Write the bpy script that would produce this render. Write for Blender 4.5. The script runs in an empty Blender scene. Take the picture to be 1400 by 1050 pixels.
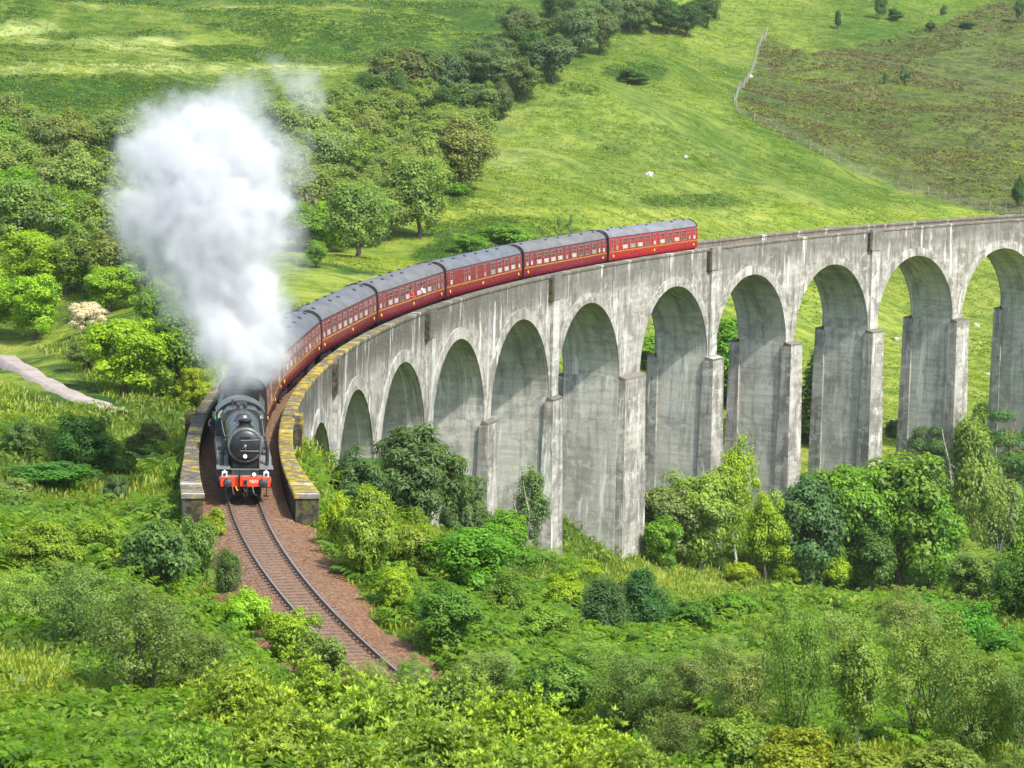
import bpy, math, random
import numpy as np
from mathutils import Matrix, Vector

C = bpy.context.scene.collection
SC = bpy.context.scene
R_ = math.radians

# ------------------------------------------------------------------ camera, world, sun, exposure
CAM = np.array([20.65, -183.62, 19.90]); YAW, PITCH, ROLL, FPX = -0.02903, -0.10171, 0.02379, 4043.6
_fw = np.array([math.sin(YAW)*math.cos(PITCH), math.cos(YAW)*math.cos(PITCH), math.sin(PITCH)])
_r0 = np.array([math.cos(YAW), -math.sin(YAW), 0.0]); _u0 = np.cross(_r0, _fw)
_rt = _r0*math.cos(ROLL)+_u0*math.sin(ROLL); _up = -_r0*math.sin(ROLL)+_u0*math.cos(ROLL)
cd = bpy.data.cameras.new('camera'); cam = bpy.data.objects.new('camera', cd); C.objects.link(cam)
cam.matrix_world = Matrix(((_rt[0], _up[0], -_fw[0], CAM[0]), (_rt[1], _up[1], -_fw[1], CAM[1]), (_rt[2], _up[2], -_fw[2], CAM[2]), (0, 0, 0, 1)))
cd.sensor_width = 36; cd.lens = FPX/1400*36; cd.clip_start = 1; cd.clip_end = 6000
cd.dof.use_dof = True; cd.dof.focus_distance = 165; cd.dof.aperture_fstop = 4.0
SC.camera = cam
SC.render.resolution_x, SC.render.resolution_y = 1024, 768

SUN_AZ = math.atan2(-0.72, 0.69)      # direction TO the sun in plan: (cos, sin)
SUN_EL = R_(52)
W = bpy.data.worlds.new('World'); SC.world = W; W.use_nodes = True
nt = W.node_tree; nt.nodes.clear()
_o = nt.nodes.new('ShaderNodeOutputWorld'); _b = nt.nodes.new('ShaderNodeBackground'); _s = nt.nodes.new('ShaderNodeTexSky')
_s.sky_type = 'NISHITA'; _s.sun_disc = False; _s.sun_elevation = SUN_EL; _s.sun_rotation = math.pi/2 - SUN_AZ
_s.air_density = 1.0; _s.dust_density = 2.5; _b.inputs[1].default_value = 0.15
nt.links.new(_s.outputs[0], _b.inputs[0]); nt.links.new(_b.outputs[0], _o.inputs[0])
sd = bpy.data.lights.new('sun', 'SUN'); so = bpy.data.objects.new('sun', sd); C.objects.link(so)
sd.energy = 3.05; sd.angle = R_(2.0); sd.color = (1.0, 0.96, 0.88)
_sv = Vector((math.cos(SUN_AZ)*math.cos(SUN_EL), math.sin(SUN_AZ)*math.cos(SUN_EL), math.sin(SUN_EL)))
so.rotation_euler = _sv.to_track_quat('Z', 'Y').to_euler()
vs = SC.view_settings; vs.view_transform = 'Standard'; vs.look = 'None'; vs.gamma = 1; vs.exposure = 1.10
SC.cycles.max_bounces = 8; SC.cycles.diffuse_bounces = 3; SC.cycles.glossy_bounces = 3; SC.cycles.transmission_bounces = 4
SC.cycles.transparent_max_bounces = 8; SC.cycles.volume_bounces = 3; SC.cycles.use_denoising = True
SC.cycles.sample_clamp_indirect = 6
SC.render.filter_size = 1.9

# ------------------------------------------------------------------ the railway curve (metres)
RAD, GRAD, HALF, HP, SPAN, PITCHL, S0, EXTRA = 231.4, 0.0249, 2.80, 1.02, 15.24, 17.05, -4.465, 3.05
Z_CROWN, Z_LEDGE = HP-3.24, HP-11.2
def cv(s, off, z):
    s = np.asarray(s, float); a = s/RAD; r = RAD-off
    return np.stack(np.broadcast_arrays(RAD-r*np.cos(a), r*np.sin(a), GRAD*s+z), -1)
def pier_s(k): return S0+k*PITCHL+(EXTRA if k > 6 else EXTRA/2 if k == 6 else 0)
def arch_s(k): return S0+(k-.5)*PITCHL+(EXTRA if k > 6 else 0)

# ------------------------------------------------------------------ mesh helpers
def mesh_np(name, V, F, mats, mi=None, uv=None, smooth=False, fattr=None, vcol=None):
    """V (n,3); F (m,k) int array or list of lists."""
    me = bpy.data.meshes.new(name)
    V = np.asarray(V, np.float32)
    if isinstance(F, np.ndarray):
        k = F.shape[1]; tot = np.full(len(F), k, np.int32); loops = F.ravel().astype(np.int32)
    else:
        tot = np.array([len(f) for f in F], np.int32); loops = np.fromiter((i for f in F for i in f), np.int32)
    me.vertices.add(len(V)); me.vertices.foreach_set('co', V.ravel())
    me.loops.add(len(loops)); me.loops.foreach_set('vertex_index', loops)
    me.polygons.add(len(tot)); me.polygons.foreach_set('loop_start', np.concatenate([[0], np.cumsum(tot)[:-1]]).astype(np.int32)); me.polygons.foreach_set('loop_total', tot)
    if mi is not None: me.polygons.foreach_set('material_index', np.asarray(mi, np.int32))
    if smooth: me.polygons.foreach_set('use_smooth', np.ones(len(tot), bool))
    for m in mats: me.materials.append(m)
    if uv is not None:
        l = me.uv_layers.new(name='UVMap'); l.data.foreach_set('uv', np.asarray(uv, np.float32).ravel())
    if fattr is not None:
        a = me.attributes.new('tint', 'FLOAT', 'FACE'); a.data.foreach_set('value', np.asarray(fattr, np.float32))
    if vcol is not None:
        for nm, arr in vcol.items():
            a = me.attributes.new(nm, 'FLOAT', 'POINT'); a.data.foreach_set('value', np.asarray(arr, np.float32))
    me.update(); me.validate()
    return me
def link(name, me, parent=None, loc=None):
    o = bpy.data.objects.new(name, me); C.objects.link(o)
    if parent: o.parent = parent
    if loc is not None: o.location = loc
    return o
def tag(o, label=None, cat=None, group=None, kind=None):
    if label: o['label'] = label
    if cat: o['category'] = cat
    if group: o['group'] = group
    if kind: o['kind'] = kind
    return o
def empty(name, loc=(0, 0, 0), label=None, cat=None, group=None):
    o = bpy.data.objects.new(name, None); C.objects.link(o); o.location = loc; o.empty_display_size = .5
    return tag(o, label, cat, group)

class MB:
    """collects shapes in one mesh"""
    def __init__(s): s.v = []; s.f = []; s.m = []; s.uv = []; s.sm = []
    def add(s, vs_, fs, m=0, uvs=None, smooth=False):
        b = len(s.v); s.v += [tuple(x) for x in vs_]
        for i, f in enumerate(fs):
            s.f.append([b+j for j in f]); s.m.append(m); s.sm.append(smooth)
            s.uv.append([uvs[i][j] for j in range(len(f))] if uvs else [(0, 0)]*len(f))
    def box(s, x0, x1, y0, y1, z0, z1, m=0):
        v = [(x, y, z) for z in (z0, z1) for y in (y0, y1) for x in (x0, x1)]
        s.add(v, [(0, 2, 3, 1), (4, 5, 7, 6), (0, 1, 5, 4), (2, 6, 7, 3), (0, 4, 6, 2), (1, 3, 7, 5)], m)
    def tube(s, pts, rad, n=10, m=0, cap=True, smooth=True):
        """pts list of points, rad list of radii"""
        pts = [np.array(p, float) for p in pts]; rings = []; vs_ = []
        if np.isscalar(rad): rad = [rad]*len(pts)
        ref = None
        for i, p in enumerate(pts):
            t = pts[min(i+1, len(pts)-1)]-pts[max(i-1, 0)]; t = t/(np.linalg.norm(t)+1e-9)
            if ref is None: ref = np.array([0, 0, 1.]) if abs(t[2]) < .9 else np.array([1., 0, 0])
            a = np.cross(t, ref); a /= np.linalg.norm(a)+1e-9; b = np.cross(t, a); ref = -b if False else ref
            rings.append(len(vs_))
            for k in range(n):
                an = 2*math.pi*k/n; vs_.append(p+rad[i]*(math.cos(an)*a+math.sin(an)*b))
        fs = []
        for i in range(len(pts)-1):
            for k in range(n):
                fs.append((i*n+k, i*n+(k+1) % n, (i+1)*n+(k+1) % n, (i+1)*n+k))
        s.add(vs_, fs, m, smooth=smooth)
        if cap:
            s.add(vs_[:n], [tuple(range(n))], m); s.add(vs_[-n:], [tuple(reversed(range(n)))], m)
    def lathe(s, o, axis, prof, n=24, m=0, smooth=True):
        """prof: list of (distance along axis, radius)"""
        o = np.array(o, float); ax = np.array(axis, float); ax /= np.linalg.norm(ax)
        s.tube([o+ax*d for d, r in prof], [max(r, 1e-4) for d, r in prof], n, m, cap=True, smooth=smooth)
    def prism(s, poly, y0, y1, m=0, axis='y', smooth=False):
        n = len(poly)
        if axis == 'y': v = [(a, y0, b) for a, b in poly]+[(a, y1, b) for a, b in poly]
        else: v = [(y0, a, b) for a, b in poly]+[(y1, a, b) for a, b in poly]
        s.add(v, [(i, (i+1) % n, n+(i+1) % n, n+i) for i in range(n)], m, smooth=smooth)
        s.add(v, [tuple(reversed(range(n))), tuple(range(n, 2*n))], m)
    def mesh(s, name, mats, uv=False):
        me = mesh_np(name, np.array(s.v), s.f, mats, s.m, np.array([c for f in s.uv for c in f]) if uv else None)
        me.polygons.foreach_set('use_smooth', np.array(s.sm, bool))
        return me
    def build(s, name, mats, parent=None, uv=False, bevel=0):
        if not isinstance(mats, (list, tuple)): mats = [mats]
        o = link(name, s.mesh(name, mats, uv), parent)
        if bevel:
            b = o.modifiers.new('bevel', 'BEVEL'); b.width = bevel; b.segments = 2; b.limit_method = 'ANGLE'
        return o

# ------------------------------------------------------------------ material helpers
def newmat(name):
    m = bpy.data.materials.new(name); m.use_nodes = True; n = m.node_tree; n.nodes.clear()
    return m, n, n.nodes.new, n.links.new
class NG:
    def __init__(s, name):
        s.m, s.t, s.n, s.l = newmat(name)
    def node(s, typ, ins=None, **kw):
        x = s.n(typ)
        for k, v in kw.items(): setattr(x, k, v)
        for k, v in (ins or {}).items():
            if hasattr(v, 'is_output') or isinstance(v, bpy.types.NodeSocket): s.l(v, x.inputs[k])
            else: x.inputs[k].default_value = v
        return x
    def math(s, op, a, b=0.5, c=0.0, clamp=False):
        return s.node('ShaderNodeMath', {0: a, 1: b, 2: c}, operation=op, use_clamp=clamp).outputs[0]
    def mix(s, f, a, b, mode='MIX'):
        x = s.node('ShaderNodeMix', data_type='RGBA', blend_type=mode)
        for i, v in ((0, f), (6, a), (7, b)):
            if isinstance(v, bpy.types.NodeSocket): s.l(v, x.inputs[i])
            else: x.inputs[i].default_value = v if i == 0 else (*v, 1) if len(v) == 3 else v
        return x.outputs[2]
    def noise(s, vec, scale, detail=4, rough=.55, dist=0.0):
        return s.node('ShaderNodeTexNoise', {'Vector': vec, 'Scale': scale, 'Detail': detail, 'Roughness': rough, 'Distortion': dist}).outputs[0]
    def ramp(s, f, lo, hi):
        return s.node('ShaderNodeMapRange', {0: f, 1: lo, 2: hi, 3: 0.0, 4: 1.0}, interpolation_type='SMOOTHSTEP').outputs[0]
    def scale(s, vec, sc):
        return s.node('ShaderNodeVectorMath', {0: vec, 1: sc}, operation='MULTIPLY').outputs[0]
    def attr(s, name):
        return s.node('ShaderNodeAttribute', attribute_name=name)
    def pos(s): return s.node('ShaderNodeNewGeometry').outputs['Position']
    def bump(s, h, st, d):
        return s.node('ShaderNodeBump', {'Height': h, 'Strength': st, 'Distance': d}).outputs[0]
    def out(s, sh): s.l(sh, s.n('ShaderNodeOutputMaterial').inputs[0]); return s.m
    def principled(s, col, rough=.6, metal=0., spec=.5, normal=None, **kw):
        ins = {'Base Color': col if isinstance(col, bpy.types.NodeSocket) else (*col, 1), 'Roughness': rough, 'Metallic': metal, 'Specular IOR Level': spec}
        if normal is not None: ins['Normal'] = normal
        ins.update(kw)
        return s.out(s.node('ShaderNodeBsdfPrincipled', ins).outputs[0])
def paint(name, col, rough=.4, metal=0., var=.25, scale=3.0, spec=.5):
    g = NG(name); tc = g.node('ShaderNodeTexCoord').outputs['Object']
    n = g.noise(tc, scale, 5, .65); n2 = g.noise(g.scale(tc, (4, 4, .8)), scale, 4, .6)
    f = g.math('MULTIPLY_ADD', n, .6, g.math('MULTIPLY', n2, .4))
    c = g.mix(g.ramp(f, .35, .65), tuple(x*(1-var) for x in col), tuple(min(1, x*(1+var)) for x in col))
    return g.principled(c, g.math('MULTIPLY_ADD', n, .3, rough-.15), metal, spec)

MAT = {}
def concrete(name, base=(.375, .36, .318), moss=0.0, dark=0.0, wear=1.0):
    g = NG(name); uv = g.node('ShaderNodeUVMap', uv_map='UVMap').outputs[0]; p = g.pos()
    sep = g.node('ShaderNodeSeparateXYZ', {0: uv}); u, v = sep.outputs[0], sep.outputs[1]
    big = g.noise(uv, .16, 4, .6); med = g.noise(uv, .7, 6, .65)
    streak = g.noise(g.scale(uv, (1.0, .085, 1)), 1.3, 6, .7)
    wst = g.noise(g.scale(uv, (1.0, .06, 1)), .9, 5, .75, .6)
    fine = g.noise(uv, 5.5, 6, .7)
    # shuttering boards: horizontal lines about 0.6 m apart with uneven tone
    brd = g.noise(g.scale(uv, (.06, 1.0, 1)), 2.2, 3, .6)
    ln = g.math('ABSOLUTE', g.math('SINE', g.math('MULTIPLY', v, math.pi/.62)))
    line = g.math('MULTIPLY', g.ramp(ln, .13, .0), g.ramp(med, .38, .6))
    c = g.mix(g.ramp(big, .3, .7), tuple(x*.84 for x in base), tuple(min(1, x*1.16) for x in base))
    c = g.mix(g.math('MULTIPLY', g.ramp(brd, .42, .60), .45), c, (base[0]*.62, base[1]*.62, base[2]*.60))
    c = g.mix(g.math('MULTIPLY', line, .35), c, (.13, .125, .11))
    c = g.mix(g.math('MULTIPLY', g.ramp(streak, .47, .60), .62*wear+dark*.25), c, (.115, .11, .095))
    blot = g.noise(uv, .33, 7, .72, .8); blot2 = g.noise(uv, .85, 6, .75)
    c = g.mix(g.math('MULTIPLY', g.ramp(blot, .48, .58), .56*wear), c, (.11, .106, .092)); c = g.mix(g.math('MULTIPLY', g.ramp(blot2, .53, .62), .55), c, (.60, .585, .54)); c = g.mix(g.math('MULTIPLY', g.ramp(blot, .46, .36), .30), c, (.42, .40, .31))
    # weathered band under the parapet (v is height over the rail)
    band = g.ramp(g.math('ADD', v, g.math('MULTIPLY_ADD', streak, 3.4, -1.7)), -2.6, -.2)
    nearend = g.ramp(u, 118., 20.)
    c = g.mix(g.math('MULTIPLY', band, g.math('MULTIPLY_ADD', nearend, .40, .58+dark*.4)), c, g.mix(g.ramp(fine, .35, .65), (.040, .038, .032), (.145, .135, .115)))
    # lime runs
    lime = g.math('MULTIPLY', g.ramp(wst, .52, .62), g.ramp(g.noise(g.scale(uv, (1, .3, 1)), .33, 4, .7), .47, .60))
    c = g.mix(g.math('MULTIPLY', lime, .9), c, (.70, .69, .64))
    spots = g.ramp(g.noise(uv, 2.6, 5, .7), .62, .74)
    c = g.mix(g.math('MULTIPLY', spots, .5), c, (.09, .088, .078))
    c = g.mix(g.math('MULTIPLY_ADD', fine, .5, -.1), c, g.mix(.55, c, (.06, .058, .05)))
    if moss:
        mm = g.ramp(g.noise(p, .9, 7, .8), .585-.13*moss, .66-.13*moss)
        end = g.math('MULTIPLY', g.ramp(u, 44., 2.), .9)
        mo = g.mix(g.ramp(g.noise(p, 1.4, 5, .7), .4, .6), (.42, .30, .012), (.15, .135, .035))
        c = g.mix(g.math('MULTIPLY', mm, g.math('ADD', end, .12)), c, mo)
    h = g.math('ADD', g.math('MULTIPLY', fine, .5), g.math('MULTIPLY', line, -.6))
    g.principled(c, .88, 0, .2, g.bump(h, .5, .05))
    MAT[name] = g.m; return g.m
concrete('concrete'); concrete('coping', (.27, .225, .175), 1.0); concrete('parapet_concrete', (.33, .31, .26), .55, .25)
concrete('reveal_concrete', (.50, .49, .425), 0, .0, .6); concrete('plain_coping', (.25, .205, .145), .62); concrete('pilaster_concrete', (.50, .49, .455))  # reveal copy is paler: light bouncing inside the arches put into its colour
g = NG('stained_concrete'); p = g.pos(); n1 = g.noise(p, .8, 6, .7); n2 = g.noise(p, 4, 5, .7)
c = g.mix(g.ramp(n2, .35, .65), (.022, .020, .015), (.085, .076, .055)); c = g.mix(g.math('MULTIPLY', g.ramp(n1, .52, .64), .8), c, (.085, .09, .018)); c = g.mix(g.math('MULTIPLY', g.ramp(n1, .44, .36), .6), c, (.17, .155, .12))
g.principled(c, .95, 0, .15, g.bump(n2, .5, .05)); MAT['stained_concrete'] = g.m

def leafmat(name, transl=.38, gloss=.35):
    g = NG(name)
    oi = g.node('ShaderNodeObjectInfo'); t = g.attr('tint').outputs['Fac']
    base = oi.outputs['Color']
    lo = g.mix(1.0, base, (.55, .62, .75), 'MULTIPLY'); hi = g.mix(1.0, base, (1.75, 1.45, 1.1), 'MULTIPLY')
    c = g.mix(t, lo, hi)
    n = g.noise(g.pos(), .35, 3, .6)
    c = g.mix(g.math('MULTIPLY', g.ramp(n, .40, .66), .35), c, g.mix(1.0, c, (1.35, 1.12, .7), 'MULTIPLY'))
    p = g.node('ShaderNodeBsdfPrincipled', {'Base Color': c, 'Roughness': gloss, 'Specular IOR Level': .35}).outputs[0]
    tr = g.node('ShaderNodeBsdfTranslucent', {'Color': g.mix(1.0, c, (1.35, 1.4, .7), 'MULTIPLY')}).outputs[0]
    mx = g.node('ShaderNodeMixShader', {0: transl, 1: p, 2: tr})
    MAT[name] = g.out(mx.outputs[0]); return g.m
leafmat('leaf', .45, .5); leafmat('glossy_leaf', .34, .5)
def barkmat(name, a, b, sc=6):
    g = NG(name); tc = g.node('ShaderNodeTexCoord').outputs['Object']
    n = g.noise(g.scale(tc, (3, 3, 1)), sc, 5, .7)
    MAT[name] = g.principled(g.mix(g.ramp(n, .35, .65), a, b), .9, 0, .2, g.bump(n, .6, .03))
barkmat('bark', (.05, .042, .03), (.13, .115, .09)); barkmat('birch_bark', (.16, .14, .12), (.55, .53, .48)); barkmat('pine_bark', (.16, .08, .04), (.38, .22, .13))
MAT['loco_black'] = paint('loco_black', (.030, .035, .033), .34, 0, .4, 2.5, .75)
MAT['loco_black_matt'] = paint('loco_black_matt', (.010, .010, .010), .65, 0, .4, 3, .25)
MAT['loco_grey'] = paint('loco_grey', (.10, .11, .105), .42, .2, .3)
MAT['footplate_grey'] = paint('footplate_grey', (.15, .155, .15), .5, .1, .3)
MAT['steel'] = paint('steel', (.34, .34, .33), .38, .8, .2)
MAT['dark_steel'] = paint('dark_steel', (.06, .06, .062), .5, .5, .3)
MAT['wheel'] = paint('wheel', (.03, .028, .026), .55, .2, .3)
MAT['red_beam'] = paint('red_beam', (.86, .060, .010), .4, 0, .12)
MAT['white_paint'] = paint('white_paint', (.78, .78, .75), .45, 0, .06)
MAT['cream'] = paint('cream', (.55, .54, .42), .5, 0, .15)
MAT['orange'] = paint('orange', (.70, .28, .03), .5, 0, .15)
MAT['gold_line'] = paint('gold_line', (.42, .16, .018), .45, 0, .12)
MAT['yellow'] = paint('yellow', (.85, .48, .03), .45, 0, .1)
MAT['coal'] = paint('coal', (.02, .02, .021), .45, 0, .5, 12)
MAT['underframe'] = paint('underframe', (.022, .019, .017), .75, 0, .4)
MAT['gangway'] = paint('gangway', (.015, .014, .014), .8, 0, .3)
MAT['rail_side'] = paint('rail_side', (.20, .125, .075), .75, .2, .3); MAT['rail_top'] = paint('rail_top', (.38, .33, .28), .35, .75, .15)
MAT['sleeper'] = paint('sleeper', (.15, .102, .072), .9, 0, .3)
MAT['skin'] = paint('skin', (.55, .30, .22), .6, 0, .08); MAT['hair'] = paint('hair', (.03, .02, .015), .7)
MAT['green_cloth'] = paint('green_cloth', (.02, .42, .14), .7); MAT['dark_cloth'] = paint('dark_cloth', (.03, .03, .05), .8)
MAT['red_cloth'] = paint('red_cloth', (.70, .04, .03), .8); MAT['white_cloth'] = paint('white_cloth', (.75, .74, .72), .8)
MAT['post_grey'] = paint('post_grey', (.42, .42, .40), .6); MAT['fence_wood'] = paint('fence_wood', (.24, .225, .195), .8)
MAT['fence_wire'] = paint('fence_wire', (.26, .26, .24), .6, .3)
g = NG('glass'); tc = g.node('ShaderNodeTexCoord').outputs['Object']
g.principled(g.mix(g.ramp(g.noise(tc, 1.7, 2), .4, .6), (.012, .014, .016), (.05, .06, .065)), .06, 0, .8); MAT['glass'] = g.m
for nm, a, b in (('pane_pale', (.26, .29, .28), (.50, .52, .50)), ('pane_green', (.12, .18, .14), (.28, .35, .29)), ('pane_dark', (.03, .035, .035), (.14, .15, .14))):
    g = NG(nm); tc = g.node('ShaderNodeTexCoord').outputs['Object']
    g.principled(g.mix(g.ramp(g.noise(tc, 4.0, 3), .4, .62), a, b), .15, 0, .6); MAT[nm] = g.m
def coachmat(name, col):
    g = NG(name); tc = g.node('ShaderNodeTexCoord').outputs['Object']
    n = g.noise(g.scale(tc, (1, .6, 2.5)), 2.2, 5, .65); st = g.noise(g.scale(tc, (1, 4, .4)), 1.5, 4, .6)
    c = g.mix(g.ramp(n, .35, .7), tuple(x*.85 for x in col), tuple(min(1, x*1.1) for x in col))
    c = g.mix(g.math('MULTIPLY', g.ramp(st, .55, .75), .35), c, (col[0]*.45+.03, col[1]*.8+.025, col[2]*.8+.02))
    return g.principled(c, g.math('MULTIPLY_ADD', n, .25, .16), 0, .6)
def roofmat(name, col):
    g = NG(name); tc = g.node('ShaderNodeTexCoord').outputs['Object']
    n = g.noise(g.scale(tc, (1, .5, 1)), 1.2, 6, .7); st = g.noise(g.scale(tc, (.5, 3, .5)), 1.6, 5, .65)
    c = g.mix(g.ramp(n, .3, .7), tuple(x*.78 for x in col), tuple(min(1, x*1.18) for x in col))
    c = g.mix(g.math('MULTIPLY', g.ramp(st, .50, .72), .45), c, tuple(x*.55 for x in col))
    return g.principled(c, .62, 0, .35)

# ballast: real stone-size mottling of reddish-brown chippings
g = NG('ballast'); p = g.pos()
vor = g.node('ShaderNodeTexVoronoi', {'Vector': p, 'Scale': 9.0, 'Randomness': 1.0}); n1 = g.noise(p, .55, 5, .65); n2 = g.noise(p, 7, 4, .7)
csep = g.node('ShaderNodeSeparateColor', {0: vor.outputs['Color']}).outputs[0]
c = g.mix(csep, (.092, .056, .034), (.25, .158, .102)); c = g.mix(g.ramp(n1, .35, .7), c, g.mix(1., c, (1.06, .90, .78), 'MULTIPLY'))
c = g.mix(g.math('MULTIPLY', g.ramp(n2, .6, .72), .6), c, (.06, .045, .035))
c = g.mix(g.math('MULTIPLY', g.ramp(g.attr('side').outputs['Fac'], .45, .95), .5), c, g.mix(1., c, (1.12, .92, .82), 'MULTIPLY'))
g.principled(c, .95, 0, .15, g.bump(g.math('ADD', vor.outputs['Distance'], n2), .9, .06)); MAT['ballast'] = g.m
g = NG('gravel_path'); p = g.pos(); n1 = g.noise(p, .5, 5, .7); n2 = g.noise(p, 5, 4, .7)
g.principled(g.mix(g.ramp(g.math('MULTIPLY_ADD', n1, .6, g.math('MULTIPLY', n2, .4)), .38, .62), (.25, .21, .18), (.36, .315, .28)), .95, 0, .1); MAT['gravel_path'] = g.m
g = NG('rock'); p = g.pos(); n1 = g.noise(p, 2, 5, .7)
g.principled(g.mix(g.ramp(n1, .35, .65), (.28, .27, .25), (.55, .53, .50)), .9, 0, .2); MAT['rock'] = g.m

# hillside and meadow ground: the attributes carry what grows where
g = NG('meadow_ground'); p = g.pos()
pf = g.scale(p, (1.0, .55, 1.0))
hea, brk, yel, dry = (g.attr(a).outputs['Fac'] for a in ('heather', 'bracken', 'yellow', 'dry'))
nb = g.noise(pf, .022, 5, .62, .4); nm_ = g.noise(pf, .09, 6, .65, .5); nf = g.noise(p, .55, 6, .72); nff = g.noise(p, 2.2, 4, .7)
c = g.mix(g.ramp(nb, .38, .60), (.085, .160, .018), (.195, .265, .040))
c = g.mix(g.math('MULTIPLY', g.ramp(nm_, .50, .68), .7), c, (.245, .258, .065))
c = g.mix(g.math('MULTIPLY', yel, .85), c, g.mix(g.ramp(nm_, .3, .7), (.235, .315, .036), (.325, .365, .065)))
c = g.mix(g.math('MULTIPLY', dry, g.ramp(nm_, .33, .55)), c, (.36, .41, .13))
bk = g.math('MULTIPLY', brk, g.ramp(g.math('MULTIPLY_ADD', nf, .45, g.math('MULTIPLY', nm_, .55)), .36, .52))
c = g.mix(bk, c, g.mix(nf, (.018, .060, .010), (.070, .150, .016)))
hb = g.math('MULTIPLY', hea, g.ramp(g.math('MULTIPLY_ADD', nf, .5, g.math('MULTIPLY', nm_, .5)), .42, .58))
c = g.mix(g.math('MULTIPLY', hb, .8), c, g.mix(g.ramp(nff, .35, .65), (.060, .055, .026), (.125, .115, .045)))
c = g.mix(g.math('MULTIPLY', hea, g.math('MULTIPLY', g.ramp(nb, .25, .5), .62)), c, (.092, .108, .036))
nh = g.noise(g.scale(p, (.55, 1.0, 1.0)), .30, 5, .7, .6)
c = g.mix(g.math('MULTIPLY', g.ramp(nh, .47, .58), .72), c, g.mix(1., c, (.46, .62, .50), 'MULTIPLY'))  # hummock shadows painted into the grass colour, drawn out sideways
c = g.mix(g.math('MULTIPLY', g.ramp(nf, .49, .60), .60), c, g.mix(1., c, (.50, .62, .50), 'MULTIPLY'))
c = g.mix(g.math('MULTIPLY', g.ramp(nh, .46, .36), .45), c, g.mix(1., c, (1.45, 1.25, 1.3), 'MULTIPLY'))
c = g.mix(g.math('MULTIPLY', g.ramp(nff, .5, .7), .35), c, g.mix(1., c, (1.5, 1.35, 1.2), 'MULTIPLY'))
g.principled(c, .95, 0, .1, g.bump(g.math('ADD', g.math('MULTIPLY', nf, 1.0), g.math('MULTIPLY', nff, .4)), 1.0, .8)); MAT['meadow_ground'] = g.m

# ------------------------------------------------------------------ terrain
def ray(px, py):
    d = _fw+_rt*((px-700)/FPX)-_up*((py-525)/FPX)
    return d
def pt(px, py, D):
    return CAM+ray(px, py)*D
CTRL = [  # points on the ground: where on the view line they lie and how far off
 (30, 600, 205), (110, 640, 215), (45, 465, 310), (100, 545, 250), (30, 500, 285), (165, 565, 240), (0, 700, 150), (175, 530, 262), (250, 500, 270), (200, 640, 205),
 (100, 700, 150), (230, 760, 128), (330, 870, 108), (100, 800, 118), (20, 800, 112), (560, 700, 190), (510, 790, 148), (620, 835, 130), (664, 748, 248), (752, 766, 263), (858, 769, 280), (968, 752, 296), (1075, 730, 311), (1187, 718, 324), (1301, 705, 337), (640, 778, 200), (770, 805, 218), (860, 806, 228),
 (950, 800, 235), (1200, 830, 200), (1000, 870, 170), (850, 888, 158), (1100, 945, 112), (1390, 915, 112), (1390, 820, 190), (700, 866, 140), (660, 930, 106), (1250, 900, 128), (850, 938, 118),
 (1240, 585, 400), (1240, 450, 470), (1240, 350, 530), (1340, 280, 600), (1340, 180, 680), (1340, 80, 800), (1340, 0, 900), (1100, 420, 455), (1000, 300, 520), (1000, 200, 600), (1000, 120, 690), (1000, 45, 800), (1000, 0, 870),
 (900, 440, 430), (700, 340, 400), (700, 250, 465), (710, 180, 530), (770, 105, 610), (860, 55, 690), (560, 250, 470), (600, 180, 570), (640, 110, 640), (560, 378, 330), (500, 360, 352), (430, 418, 300), (300, 450, 285),
 (450, 330, 390), (450, 200, 500), (450, 100, 620), (300, 60, 700), (300, 0, 800), (100, 130, 560), (100, 60, 660), (100, 0, 760), (50, 300, 400), (100, 400, 320), (0, 200, 480), (200, 250, 440), (650, 40, 760), (750, 0, 830), (500, 30, 740)]
_cp = [pt(*c) for c in CTRL]
for x in (-30, 25, 75):    # the hillside the picture was taken from
    for D, z in ((-25, 16), (8, 13.6), (30, 9.8), (46, 7.9), (60, 5.6), (80, 1.9)):
        _cp.append(np.array([CAM[0]+x*(.3+max(D, 0)/110)+math.sin(YAW)*D, CAM[1]+D, z+(0.6 if x > 60 else 0)]))
for x, y, z in ((-320, 150, 4), (-330, 500, 40), (-300, 900, 90), (420, 900, 80), (380, 300, -4), (330, 40, -26), (250, -120, -8), (-250, -60, -4), (-200, -200, 12), (230, -260, 14), (0, 1400, 140), (-600, 1400, 150), (600, 1400, 150), (300, 1000, 72), (-150, 1000, 92), (100, 1000, 76), (150, 110, -26), (110, 60, -25.5), (190, 170, -26)):
    _cp.append(np.array([x, y, z], float))
_cp = np.array(_cp)
def _phi(r2): return np.sqrt(r2+22.0**2)
_A = _phi(((_cp[:, None, :2]-_cp[None, :, :2])**2).sum(-1)); _n = len(_cp)
_Pm = np.concatenate([np.ones((_n, 1)), _cp[:, :2]/100], 1)
_M = np.block([[_A+np.eye(_n)*-0.8, _Pm], [_Pm.T, np.zeros((3, 3))]])
_W = np.linalg.solve(_M, np.concatenate([_cp[:, 2], np.zeros(3)]))
_lat = np.random.default_rng(5).random((256, 256)).astype(np.float32)
def vnoise(x, y):
    xi = np.floor(x).astype(int); yi = np.floor(y).astype(int); fx = x-xi; fy = y-yi
    fx = fx*fx*(3-2*fx); fy = fy*fy*(3-2*fy)
    a = _lat[xi & 255, yi & 255]; b = _lat[(xi+1) & 255, yi & 255]; c_ = _lat[xi & 255, (yi+1) & 255]; d = _lat[(xi+1) & 255, (yi+1) & 255]
    return (a*(1-fx)+b*fx)*(1-fy)+(c_*(1-fx)+d*fx)*fy-.5
def fbm(x, y, n=4, s=1.0):
    t = 0; a = 1.0
    for i in range(n):
        t = t+a*vnoise(x/s+17.3*i, y/s-9.1*i); a *= .5; s /= 2.03
    return t
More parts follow.
